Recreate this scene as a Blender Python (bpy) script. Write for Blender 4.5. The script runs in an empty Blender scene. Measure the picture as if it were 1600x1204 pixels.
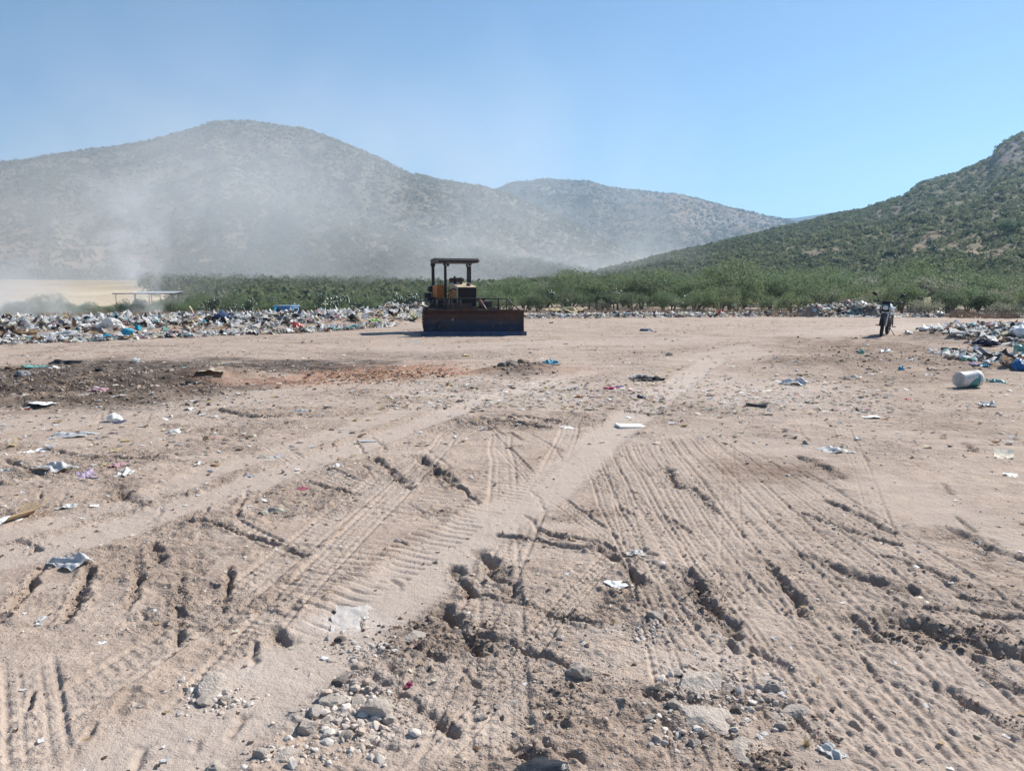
import bpy, bmesh, math, random
import numpy as np
from mathutils import Vector, Matrix, Euler
R = math.radians
SC = bpy.context.scene
COL = SC.collection
random.seed(7)
rng = np.random.default_rng(11)

# ------------------------------------------------------------------ camera
CAM_H = 1.6
FPX = 1202.0                       # focal length in pixels of the 1600 px wide photograph
PITCH = math.atan(150 / FPX)       # looking slightly down, horizon at row 452
cd = bpy.data.cameras.new("camera"); cam = bpy.data.objects.new("camera", cd); COL.objects.link(cam)
cd.sensor_width = 36; cd.lens = 36 * FPX / 1600; cd.clip_start = .05; cd.clip_end = 30000
cam.location = (0, 0, CAM_H); cam.rotation_euler = (math.pi / 2 - PITCH, 0, 0)
SC.camera = cam

# ------------------------------------------------------------------ world and sun
SUN_EL, SUN_AZ = R(41), R(52)      # azimuth clockwise from the view direction (+Y towards +X)
w = bpy.data.worlds.new("World"); SC.world = w; w.use_nodes = True
nt = w.node_tree
bg = nt.nodes["Background"]; sky = nt.nodes.new("ShaderNodeTexSky")
sky.sky_type = 'NISHITA'; sky.sun_disc = False; sky.sun_elevation = SUN_EL; sky.sun_rotation = SUN_AZ
sky.altitude = 300; sky.air_density = 1.15; sky.dust_density = 0.0; sky.ozone_density = 5.0
nt.links.new(sky.outputs[0], bg.inputs[0]); bg.inputs[1].default_value = 0.057
sl = bpy.data.lights.new("sun", 'SUN'); sun = bpy.data.objects.new("sun", sl); COL.objects.link(sun)
sl.energy = 4.2; sl.angle = R(.55); sl.color = (1, .95, .87)
sdir = Vector((math.sin(SUN_AZ) * math.cos(SUN_EL), math.cos(SUN_AZ) * math.cos(SUN_EL), math.sin(SUN_EL)))
sun.rotation_euler = sdir.to_track_quat('Z', 'Y').to_euler()
SC.view_settings.view_transform = 'Standard'; SC.view_settings.look = 'None'
SC.view_settings.exposure = 0.91; SC.view_settings.gamma = 1
SC.render.engine = 'CYCLES'
cy = SC.cycles
cy.max_bounces = 5; cy.diffuse_bounces = 2; cy.glossy_bounces = 2; cy.transmission_bounces = 3
cy.transparent_max_bounces = 8; cy.volume_bounces = 2; cy.volume_step_rate = 1.0; cy.volume_max_steps = 96
cy.use_denoising = True
try:
    cy.denoiser = 'OPENIMAGEDENOISE'
except Exception:
    pass

# ------------------------------------------------------------------ noise
_T = np.random.default_rng(5).random(65536).astype(np.float64)
def _h(i, j, s):
    k = (i.astype(np.int64) * 73856093) ^ (j.astype(np.int64) * 19349663) ^ (s * 83492791)
    k = (k ^ (k >> 13)) * 1274126177
    return _T[(k ^ (k >> 16)) & 65535]
def vn(x, y, s=0):
    """smooth value noise, 0..1"""
    xi = np.floor(x); yi = np.floor(y); fx = x - xi; fy = y - yi
    fx = fx * fx * fx * (fx * (fx * 6 - 15) + 10); fy = fy * fy * fy * (fy * (fy * 6 - 15) + 10)
    a = _h(xi, yi, s); b = _h(xi + 1, yi, s); c = _h(xi, yi + 1, s); d = _h(xi + 1, yi + 1, s)
    return (a + (b - a) * fx) * (1 - fy) + (c + (d - c) * fx) * fy
def rn(x, y, s=0):                 # rotated copy, hides the lattice
    return vn(x * .8 - y * .6 + 13.7, x * .6 + y * .8 - 4.1, s)
def fbm(x, y, s=0, o=4):
    v = 0; a = .5; t = 0
    for k in range(o):
        v = v + a * (rn if k % 2 else vn)(x, y, s + k); t += a; x = x * 2.03; y = y * 2.03; a *= .5
    return v / t
def ss(a, b, x):
    t = np.clip((x - a) / (b - a), 0, 1); return t * t * (3 - 2 * t)

# ------------------------------------------------------------------ ground shape (large scale)
def macro(x, y):
    x = np.asarray(x, float); y = np.asarray(y, float)
    r = np.hypot(x, y); th = np.degrees(np.arctan2(x, np.maximum(y, 1e-6)))
    th = np.where(y <= 0, np.sign(x) * 90, th)
    z = .16 * np.exp(-(((x - 13) / 7) ** 2 + ((y - 25) / 7) ** 2))
    wl = 1 - ss(-14, 6, th)
    zl = -.85 * ss(46, 72, r) + 5.2 * ss(80, 270, r)
    zr = .1 * ss(46, 60, r) + 1.1 * ss(60, 130, r)
    z = z + wl * zl + (1 - wl) * zr
    z = z + .05 * (fbm(x / 9, y / 9, 40, 2) - .5) * ss(4, 10, r)
    return z

def ray(px, py):
    dx = (px - 800) / FPX; dz = -(py - 602) / FPX
    c, s = math.cos(PITCH), math.sin(PITCH)
    return dx, c + s * dz, -s + c * dz      # right, forward, up
def P(px, py, z=None):
    """photo pixel -> point on the ground"""
    a, b, c = ray(px, py)
    zz = 0.
    for _ in range(30):
        t = (zz - CAM_H) / min(c, -1e-4); t = max(0., min(t, 400))
        x, y = a * t, b * t
        n = float(macro(np.array([x]), np.array([y]))[0]); zz = .5 * zz + .5 * n
    return Vector((x, y, zz))
def A(px, py, dist):
    """photo pixel at a forward distance -> point in space"""
    a, b, c = ray(px, py); t = dist / b
    return Vector((a * t, dist, CAM_H + c * t))

# ------------------------------------------------------------------ ground features
def W(pts):
    return np.array([P(*p)[:2] for p in pts])
roads = [  # points, half width, strength
    ([(1120, 560), (1040, 612), (968, 668), (885, 735), (795, 800), (690, 872), (590, 942), (475, 1030), (335, 1130), (180, 1235)], .24, 1),
    ([(-60, 890), (200, 820), (400, 752), (560, 697), (700, 645), (820, 606), (930, 580)], .2, .9),
    ([(-80, 860), (180, 790), (370, 725), (520, 680), (660, 632)], .16, .7),
    ([(-80, 672), (160, 652), (330, 627), (600, 590), (760, 570)], .55, .55),
    ([(1000, 690), (1060, 800), (1140, 930), (1230, 1060), (1330, 1240)], .34, .45),
    ([(1120, 680), (1260, 800), (1420, 950), (1640, 1170)], .5, .4),
    ([(640, 545), (900, 535), (1200, 528), (1500, 512)], 1.2, .5),
    ([(1100, 560), (1220, 540), (1330, 520), (1450, 505)], .8, .6),
    ([(1180, 690), (1350, 745), (1480, 800), (1660, 880)], .3, .5),
]
tyres = [  # points, half width, depth, lug pitch
    ([(922, 700), (950, 790), (1000, 880), (1060, 975), (1110, 1040)], .085, .012, .075),
    ([(962, 692), (1010, 790), (1080, 900), (1150, 1000)], .085, .014, .085),
    ([(1010, 688), (1085, 820), (1160, 920), (1260, 1040), (1350, 1150), (1400, 1230)], .1, .014, .09),
    ([(1045, 680), (1130, 790), (1240, 915), (1350, 1030), (1500, 1220)], .09, .012, .08),
    ([(1090, 676), (1190, 770), (1320, 890), (1450, 1000), (1600, 1150), (1700, 1240)], .11, .013, .1),
    ([(1130, 672), (1280, 760), (1430, 855), (1620, 985)], .09, .01, .08),
    ([(1300, 1020), (1420, 1120), (1560, 1235)], .13, .014, .11),
    ([(-40, 868), (180, 806), (380, 742), (545, 690), (690, 640)], .06, .012, .09),
    ([(-40, 905), (210, 838), (420, 765), (590, 705), (740, 650)], .05, .01, .09),
    ([(560, 760), (470, 720), (420, 690)], .1, .01, .1),
    ([(40, 1010), (60, 1100), (70, 1230)], .1, .008, .09),
    ([(330, 800), (430, 850), (560, 870)], .08, .01, .08),
]
for a_, b_, f_ in ((0, 1, .5), (1, 2, .35), (1, 2, .7), (2, 4, .3), (2, 4, .65), (4, 5, .4), (4, 5, .75)):
    pa, pb = tyres[a_][0], tyres[b_][0]
    def _at(p, t): q = t * (len(p) - 1); i_ = min(int(q), len(p) - 2); u_ = q - i_; return (p[i_][0] * (1 - u_) + p[i_ + 1][0] * u_, p[i_][1] * (1 - u_) + p[i_ + 1][1] * u_)
    tyres.append(([tuple(_at(pa, t)[k] * (1 - f_) + _at(pb, t)[k] * f_ for k in (0, 1)) for t in (0, .25, .5, .75, 1)], .085, .011, .08))
grousers = [  # bulldozer track marks: points, half width, depth, pitch
    ([(895, 688), (830, 735), (750, 792), (670, 845), (580, 905), (500, 955), (420, 1000)], .19, .018, .085),
    ([(620, 830), (540, 880), (450, 930), (360, 965)], .16, .013, .09),
    ([(880, 690), (760, 740), (640, 790), (540, 830)], .16, .009, .1),
]
ruts = [  # points, half width, depth
    ([(588, 715), (612, 738), (640, 762)], .035, .05), ([(652, 712), (682, 738), (712, 764)], .045, .07),
    ([(708, 882), (722, 908), (740, 930)], .04, .08), ([(752, 858), (776, 890), (805, 938)], .05, .08),
    ([(738, 922), (800, 938), (860, 960), (930, 975)], .03, .05),
    ([(780, 832), (850, 845), (930, 862)], .03, .05), ([(845, 828), (920, 845), (1000, 872)], .028, .05),
    ([(935, 858), (968, 878), (998, 908)], .05, .08), ([(1068, 890), (1100, 935), (1145, 990)], .055, .11),
    ([(1200, 882), (1235, 920), (1265, 962)], .035, .06), ([(1262, 868), (1330, 896), (1420, 922)], .05, .06),
    ([(1255, 800), (1310, 820), (1400, 850)], .03, .05), ([(1290, 780), (1340, 800), (1395, 832)], .03, .05),
    ([(1390, 962), (1470, 988), (1540, 1005), (1640, 1035)], .075, .12), ([(1440, 945), (1530, 955), (1650, 968)], .03, .05),
    ([(1488, 828), (1550, 855), (1650, 890)], .05, .07), ([(1380, 868), (1450, 890), (1510, 915)], .04, .06),
    ([(1250, 712), (1285, 728), (1315, 746)], .05, .05), ([(292, 812), (350, 820), (400, 842), (480, 868)], .03, .06),
    ([(70, 888), (35, 925), (-10, 975)], .03, .06), ([(142, 892), (125, 930), (100, 978)], .035, .08),
    ([(215, 880), (212, 910), (198, 950)], .035, .05), ([(285, 905), (278, 950), (282, 1005)], .03, .05),
    ([(362, 888), (354, 920), (346, 952)], .025, .05), ([(425, 985), (445, 998)], .05, .07),
    ([(690, 958), (712, 992), (750, 1012)], .06, .1), ([(740, 985), (820, 1015), (900, 1040)], .03, .05),
    ([(618, 1085), (660, 1110), (715, 1142)], .035, .06), ([(560, 1048), (590, 1068)], .03, .04),
    ([(755, 655), (800, 660), (850, 668)], .04, .06), ([(800, 650), (850, 655), (885, 662)], .035, .06),
    ([(700, 655), (760, 665)], .04, .04), ([(815, 1160), (835, 1200)], .05, .08),
    ([(1235, 1100), (1262, 1135), (1290, 1165)], .025, .05), ([(1130, 1140), (1160, 1170), (1195, 1215)], .05, .07),
    ([(1470, 1070), (1540, 1110), (1640, 1160)], .04, .05), ([(1040, 730), (1062, 760)], .04, .05),
    ([(480, 752), (560, 772)], .025, .04), ([(10, 720), (60, 740)], .05, .06), ([(60, 700), (130, 712), (250, 716)], .04, .05),
    ([(190, 770), (220, 788)], .05, .06), ([(340, 640), (400, 652), (470, 648)], .05, .05),
    ([(250, 775), (290, 768)], .04, .05), ([(1010, 1085), (1090, 1095)], .03, .05), ([(1500, 930), (1560, 940)], .03, .05),
    ([(980, 640), (1040, 648)], .04, .04), ([(1180, 1010), (1230, 1040)], .03, .04), ([(240, 855), (255, 880)], .04, .05),
    ([(20, 845), (60, 858)], .03, .04), ([(1080, 760), (1120, 800)], .03, .04), ([(640, 1000), (690, 1030)], .03, .04),
    ([(1330, 960), (1380, 1000)], .03, .05), ([(1520, 1020), (1560, 1060), (1600, 1075)], .04, .06),
]
patches = [  # centre px, radii px, kind, strength : damp dark soil / orange / pale rubble / brown
    ((110, 590), (230, 34), 'damp', 1.), ((150, 625), (170, 20), 'damp', .8), ((20, 612), (90, 28), 'damp', 1.),
    ((440, 572), (200, 11), 'damp', 1.), ((230, 606), (200, 16), 'damp', 1.), ((300, 578), (160, 14), 'damp', .8), ((640, 555), (160, 8), 'damp', .35),
    ((600, 582), (150, 14), 'orange', 1.), ((460, 596), (120, 9), 'orange', .7), ((330, 600), (70, 9), 'orange', .6), ((880, 578), (60, 9), 'orange', .3),
    ((1350, 545), (190, 22), 'brown', .9), ((1420, 590), (190, 16), 'brown', .7), ((1320, 568), (120, 14), 'brown', .8),
    ((1210, 735), (110, 24), 'brown', .8), ((1300, 735), (60, 16), 'brown', .5), ((1480, 665), (90, 16), 'brown', .4),
    ((815, 578), (50, 12), 'damp', .7), ((700, 980), (110, 40), 'brown', .35), ((1470, 990), (130, 28), 'brown', .5),
    ((1180, 1110), (70, 40), 'brown', .6), ((680, 1000), (80, 25), 'damp', .4),
    ((800, 615), (190, 26), 'pale', .8), ((1180, 615), (190, 30), 'pale', .7), ((560, 1110), (110, 60), 'pale', .8),
    ((980, 1020), (160, 60), 'pale', .5), ((560, 970), (90, 18), 'pale', 1.), ((400, 1060), (90, 40), 'pale', .6),
    ((120, 730), (160, 50), 'rough', .8), ((330, 660), (160, 30), 'rough', .7), ((1300, 640), (300, 40), 'rough', .7),
    ((560, 530), (500, 8), 'rough', .5), ((780, 1050), (260, 90), 'rough', .8), ((560, 1110), (120, 70), 'rough', 1.), ((1130, 1100), (130, 80), 'rough', .9),
    ((300, 960), (300, 60), 'rough', .45), ((1450, 880), (220, 80), 'rough', .6), ((860, 860), (130, 50), 'rough', .5),
]
for k in range(11):
    sx0 = rng.uniform(700, 1350); ex = sx0 + rng.uniform(-900, 900); y0_ = rng.uniform(640, 700)
    if k < 11: q = [(sx0, y0_), (sx0 + (ex - sx0) * rng.uniform(.10, .22), y0_ + 90), (sx0 + (ex - sx0) * rng.uniform(.40, .52), y0_ + 280), (ex, 1240)]
    else: yy = rng.uniform(700, 1100); q = [(-80, yy + rng.uniform(-60, 140)), (420, yy + rng.uniform(0, 30)), (900, yy - rng.uniform(0, 50)), (1400, yy - rng.uniform(0, 60)), (1700, yy)]
    tyres.insert(0, (q, rng.uniform(.06, .12), rng.uniform(.007, .012), rng.uniform(.05, .1)))
def _seg(pts):
    return W(pts)
mounds = [(W(p), hw, h) for p, hw, h in [([(-120, 530), (0, 524), (160, 518), (330, 512), (470, 508), (600, 502), (648, 500)], 2.9, .36),
    ([(1510, 530), (1600, 530), (1760, 545)], 1.8, .3), ([(1275, 494), (1315, 493), (1362, 494)], 1.3, .62), ([(830, 497), (1190, 494)], .8, .14), ([(-120, 606), (60, 602), (200, 596), (310, 588)], 1.1, .20), ([(-100, 632), (120, 628), (260, 618)], .5, .12), ([(775, 580), (830, 574)], .5, .07), ([(1280, 568), (1420, 562), (1560, 572)], 1.3, .10), ([(620, 500), (650, 499)], 1.2, .35), ([(875, 494), (900, 494)], .8, .4)]]
roads = [(_seg(p), hw, s) for p, hw, s in roads]
tyres = [(_seg(p), hw, d, q) for p, hw, d, q in tyres]
grousers = [(_seg(p), hw, d, q) for p, hw, d, q in grousers]
ruts = [(_seg(p), hw * min(1, .48 + .06 * P(*p[0]).y), d * min(1, .33 + .07 * P(*p[0]).y)) for p, hw, d in ruts]
# many small random scrapes, running roughly like the big ones
for k in range(80):
    px = rng.uniform(-60, 1660); py = 640 + 560 * rng.random() ** 1.1
    lg = rng.uniform(15, 60); tx = 1 if px > 520 else -.5
    q = [(px, py), (px + lg * tx * rng.uniform(.3, 1), py + lg * rng.uniform(.3, .8))]
    ruts.append((_seg(q), rng.uniform(.01, .022), rng.uniform(.008, .022)))
def _ell(c, rad):
    p = P(*c); a = P(c[0] + rad[0], c[1]); b = P(c[0], c[1] - rad[1]); d = P(c[0], c[1] + rad[1])
    return p.x, (b.y + d.y) / 2, abs(a.x - p.x), abs(b.y - d.y) / 2
patches = [(_ell(c, r_), k, s) for c, r_, k, s in patches]

def along(x, y, pts):
    """distance to a polyline (signed) and arc length"""
    best = np.full(x.shape, 1e9); sgn = np.zeros(x.shape); arc = np.zeros(x.shape); run = 0
    for i in range(len(pts) - 1):
        a = pts[i]; b = pts[i + 1]; d = b - a; L = max(np.hypot(*d), 1e-6); d = d / L
        u = (x - a[0]) * d[0] + (y - a[1]) * d[1]; uc = np.clip(u, 0, L)
        ex = x - a[0] - uc * d[0]; ey = y - a[1] - uc * d[1]; q = np.hypot(ex, ey)
        m = q < best
        best = np.where(m, q, best); sgn = np.where(m, (x - a[0]) * d[1] - (y - a[1]) * d[0], sgn); arc = np.where(m, run + uc, arc)
        run += L
    return best, sgn, arc, run
def near(x, y, pts, pad):
    lo = pts.min(0) - pad; hi = pts.max(0) + pad
    return np.nonzero((x > lo[0]) & (x < hi[0]) & (y > lo[1]) & (y < hi[1]))[0]

def ground(x, y):
    """full ground relief: returns z and the soil attributes"""
    x = np.asarray(x, float).ravel(); y = np.asarray(y, float).ravel()
    r = np.hypot(x, y)
    z = macro(x, y)
    n = len(x)
    damp = np.zeros(n); orange = np.zeros(n); brown = np.zeros(n); pale = np.zeros(n)
    smooth = np.zeros(n); rough = .35 * np.ones(n)
    wx = x + .12 * (fbm(x * 1.5, y * 1.5, 3, 3) - .5); wy = y + .12 * (fbm(x * 1.5, y * 1.5, 9, 3) - .5)
    for (cx, cy_, rx, ry), k, s in patches:
        i = np.nonzero((abs(x - cx) < rx * 1.6) & (abs(y - cy_) < ry * 1.6))[0]
        if not len(i): continue
        q = np.hypot((x[i] - cx) / rx, (y[i] - cy_) / ry)
        sc = max(.12, min(rx, ry) * .35)
        v = s * ss(1.35, .35, q + 1.1 * (fbm(x[i] / sc, y[i] / sc, 21, 4) - .5))
        if k == 'damp': damp[i] = np.maximum(damp[i], v); rough[i] = np.maximum(rough[i], v)
        elif k == 'orange': orange[i] = np.maximum(orange[i], v); rough[i] = np.maximum(rough[i], .7 * v)
        elif k == 'brown': brown[i] = np.maximum(brown[i], v); rough[i] = np.maximum(rough[i], .8 * v)
        elif k == 'pale': pale[i] = np.maximum(pale[i], v); rough[i] = np.maximum(rough[i], .6 * v)
        else: rough[i] = np.maximum(rough[i], v)
    for pts, hw, h_ in mounds:
        i = near(x, y, pts, hw * 2)
        if not len(i): continue
        d, sg, a, L = along(x[i], y[i], pts)
        v = ss(hw * 1.2, hw * .35, d) * (.45 + .85 * fbm(x[i] / .8, y[i] / .8, 23, 4)); z[i] += h_ * v; brown[i] = np.maximum(brown[i], .7 * np.clip(v * 2, 0, 1)); rough[i] = np.maximum(rough[i], v)
    # broken field of its own
    rough = np.clip(rough + .5 * (ss(.5, .75, fbm(x / 1.3, y / 1.3, 31, 3)) - .35), 0, 1)
    rel = np.zeros(n)
    for pts, hw, s in roads:
        i = near(x, y, pts, hw * 3)
        if not len(i): continue
        d, sg, a, L = along(wx[i], wy[i], pts)
        m = s * ss(hw * 1.35, hw * .75, d)
        smooth[i] = np.maximum(smooth[i], m)
        rel[i] += -.012 * m + .010 * s * np.exp(-((d - hw * 1.35) / (hw * .28)) ** 2) * vn(x[i] * 6, y[i] * 6, 5)
    road_ = smooth.copy()
    crust = ss(.5, .64, fbm(x / .75, y / .55, 91, 5)) * (1 - .9 * smooth) * ss(48, 34, r) * (.35 + .65 * ss(.35, .6, fbm(x / 3.5, y / 3.5, 93, 3)))
    brown = np.maximum(brown, .28 * crust); rough = np.clip(rough + .45 * crust, 0, 1)
    ck = 1 - np.abs(2 * fbm(x / .16 + .5 * fbm(x / .1, y / .1, 94, 2), y / .12, 97, 4) - 1)
    rel += crust * ((ck - .75) * .042 - .004)
    fade = lambda lam: ss(lam * 260, lam * 110, r)      # drop octaves finer than the mesh
    rr = np.clip(rough * (1 - .88 * smooth), 0.05, 1)
    nz = (fbm(x / 1.1, y / 1.1, 50, 2) - .5) * .035 * (.4 + .6 * rr) * ss(1, 3, r)
    nz += (vn(x / .33, y / .33, 52) - .5) * .016 * rr
    nz += (rn(x / .14, y / .14, 53) - .5) * .008 * rr * fade(.14)
    nz += (vn(x / .06, y / .06, 54) - .5) * .006 * rr * fade(.06)
    wx3 = x + .05 * (fbm(x / .05, y / .05, 68, 3) - .5); wy3 = y + .05 * (fbm(x / .05, y / .05, 72, 3) - .5)
    pt = (.3 + .9 * ss(.4, .6, fbm(x / .6, y / .6, 57, 3))) * (.45 + .7 * rr) * (1 - .75 * smooth)
    nz += (np.maximum(0, rn(wx3 / .045, wy3 / .045, 58) - .56) * .055 * fade(.045) + np.maximum(0, vn(x / .022, y / .022, 59) - .55) * .034 * fade(.022) + np.maximum(0, rn(wx3 / .1, wy3 / .1, 66) - .6) * .04 * fade(.1)) * pt * .55
    nz += (rn(x / .028, y / .028, 55) - .5) * .0078 * (.2 + rr) * fade(.028)
    nz += (vn(x / .014, y / .014, 56) - .5) * .0042 * (.35 + rr) * fade(.014)
    cl = np.maximum(0, rn(x / .075, y / .075, 60) - .62) * np.maximum(0, vn(x / .3, y / .3, 61) - .35)
    nz += cl * .09 * rr * fade(.075)
    cl2 = np.maximum(0, vn(x / .2, y / .2, 62) - .66); nz += cl2 * .045 * rr * rr
    # furrows and ridges dragged by machines, stretched along the view
    ang = .7; u = x * math.cos(ang) + y * math.sin(ang); v = -x * math.sin(ang) + y * math.cos(ang)
    st = fbm(u / .09, v / 1.2, 64, 3); nz += (np.abs(st - .5) * -.03) * ss(.45, .7, fbm(x / 1.7, y / 1.7, 65, 2)) * rr
    z = z + nz + rel
    z = z + .05 * (fbm(x / 2.6 + y * .1, y / .22, 67, 3) - .5) * ss(7, 14, r) * ss(60, 40, r) * (.5 + rr)
    for pts, hw, dep, q in tyres:
        i = near(x, y, pts, hw * 2.5)
        if not len(i): continue
        d, sg, a, L = along(x[i], y[i], pts)
        sgn = sg + .3 * hw * (vn(a * 1.3, a * 0, 71) - .5)
        m = ss(hw * 1.1, hw * .95, np.abs(sgn)) * ss(0, .4, a) * ss(L, L - .3, a) * (d < hw * 1.4)
        lug = ss(-.05, .1, np.sin(2 * np.pi * (a / q + np.abs(sgn) / hw * .8 + .5 * (sgn > 0))))
        groove = ss(hw * .2, hw * .04, np.abs(np.abs(sgn) - hw * .9)) + .6 * ss(hw * .14, hw * .03, np.abs(np.abs(sgn) - hw * .38))
        wear = ss(.2, .5, fbm(x[i] / .25, y[i] / .25, 73, 2) + .12)
        side = np.exp(-((np.abs(sgn) - hw * 1.18) / (hw * .16)) ** 2) * (d < hw * 1.6) * ss(0, .4, a) * ss(L, L - .3, a)
        dep = dep * .6
        m = m * (1 - .85 * road_[i]); side = side * (1 - .85 * road_[i]); zt = (z[i] - macro(x[i], y[i])) * .45 * m; z[i] += -zt * .8 - dep * 1.3 * groove * m * (.4 + .6 * wear) + wear * (-dep * m * (.35 + .85 * lug)) + side * dep * .45 * (.4 + .8 * vn(x[i] * 14, y[i] * 14, 74))
        smooth[i] = np.maximum(smooth[i], m * .5)
    for pts, hw, dep, q in grousers:
        i = near(x, y, pts, hw * 2)
        if not len(i): continue
        d, sg, a, L = along(x[i], y[i], pts)
        a2 = a + .02 * vn(x[i] * 5, y[i] * 5, 76)
        m = ss(hw * 1.05, hw * .92, np.abs(sg)) * (d < hw * 1.3) * ss(0, .5, a) * ss(L, L - .4, a)
        ph = (a2 / q) % 1
        bar = ss(.0, .12, ph) * ss(.42, .2, ph)
        wear = ss(.3, .55, fbm(x[i] / .2, y[i] / .2, 78, 3) + .08)
        z[i] += -dep * .62 * m * bar * wear
    dirt = np.zeros(n)
    for pts, hw, dep in ruts:
        pad = hw * 4 + .05
        i = near(x, y, pts, pad)
        if not len(i): continue
        jx = .11 * (fbm(x[i] * 7, y[i] * 7, 81, 4) - .5) * (hw / .03) ** .6; jy = .11 * (fbm(x[i] * 7, y[i] * 7, 83, 4) - .5) * (hw / .03) ** .6
        d, sg, a, L = along(x[i] + jx, y[i] + jy, pts)
        g = np.clip(-.35 + 2.3 * fbm(x[i] / .13, y[i] / .13, 85, 4), 0, 1.5)
        core = np.exp(-(d / hw) ** 2)
        z[i] += -dep * core * g
        bank = np.exp(-((d - hw * 1.9) / (hw * .9)) ** 2)
        z[i] += dep * .38 * bank * (fbm(x[i] / .05, y[i] / .05, 87, 3) * 1.6 - .3) * (1 - .8 * smooth[i])
        z[i] += (rn(x[i] / .03, y[i] / .03, 88) - .5) * .012 * np.exp(-(d / (hw * 2)) ** 2)
        dirt[i] = np.maximum(dirt[i], np.exp(-(d / (hw * 1.5)) ** 2) * min(1, dep / .06))
    damp = np.maximum(damp, dirt * .55)
    ppx = 800 + FPX * x / np.maximum(y, .5); field = ss(84, 100, r) * ss(400, 330, r) * ss(20, -20, ppx - 180 - (350 - r) * .45 + 60 * (vn(x / 30, y / 30, 7) - .5)) * (y > 1)
    return z, dict(damp=damp, orange=orange, brown=brown, pale=pale, worn=smooth, rough=rr, field=field, veg=ss(62, 80, r) * (1 - field))
def gz(x, y):
    return float(ground([x], [y])[0][0])

# ------------------------------------------------------------------ mesh helpers
def np_mesh(name, V, F, smooth=True):
    me = bpy.data.meshes.new(name); V = np.ascontiguousarray(V, np.float32); F = np.ascontiguousarray(F, np.int32)
    me.vertices.add(len(V)); me.vertices.foreach_set('co', V.ravel())
    k = F.shape[1]; me.loops.add(F.size); me.loops.foreach_set('vertex_index', F.ravel())
    me.polygons.add(len(F)); me.polygons.foreach_set('loop_start', np.arange(0, F.size, k, dtype=np.int32))
    me.polygons.foreach_set('use_smooth', np.full(len(F), smooth))
    me.update(calc_edges=True)
    return me
def attr_f(me, name, v):
    a = me.attributes.new(name, 'FLOAT', 'POINT'); a.data.foreach_set('value', np.ascontiguousarray(v, np.float32))
def attr_c(me, name, c, dom='FACE'):
    a = me.attributes.new(name, 'FLOAT_COLOR', dom)
    c = np.concatenate([c, np.ones((len(c), 1))], 1); a.data.foreach_set('color', np.ascontiguousarray(c, np.float32).ravel())
def link(name, me, mat=None, parent=None):
    o = bpy.data.objects.new(name, me); COL.objects.link(o)
    if mat is not None and me is not None and not len(me.materials): me.materials.append(mat)
    if parent is not None: o.parent = parent
    return o
def tag(o, label=None, cat=None, group=None, kind=None):
    if label: o['label'] = label
    if cat: o['category'] = cat
    if group: o['group'] = group
    if kind: o['kind'] = kind
    return o
def empty(name, loc, rz=0, label=None, cat=None, group=None):
    o = bpy.data.objects.new(name, None); COL.objects.link(o); o.location = loc; o.rotation_euler = (0, 0, rz)
    o.empty_display_size = .2
    return tag(o, label, cat, group)
def copy_tree(o, parent=None):
    c = o.copy(); COL.objects.link(c)
    c.parent = parent
    for ch in list(o.children): copy_tree(ch, c)
    return c

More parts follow.
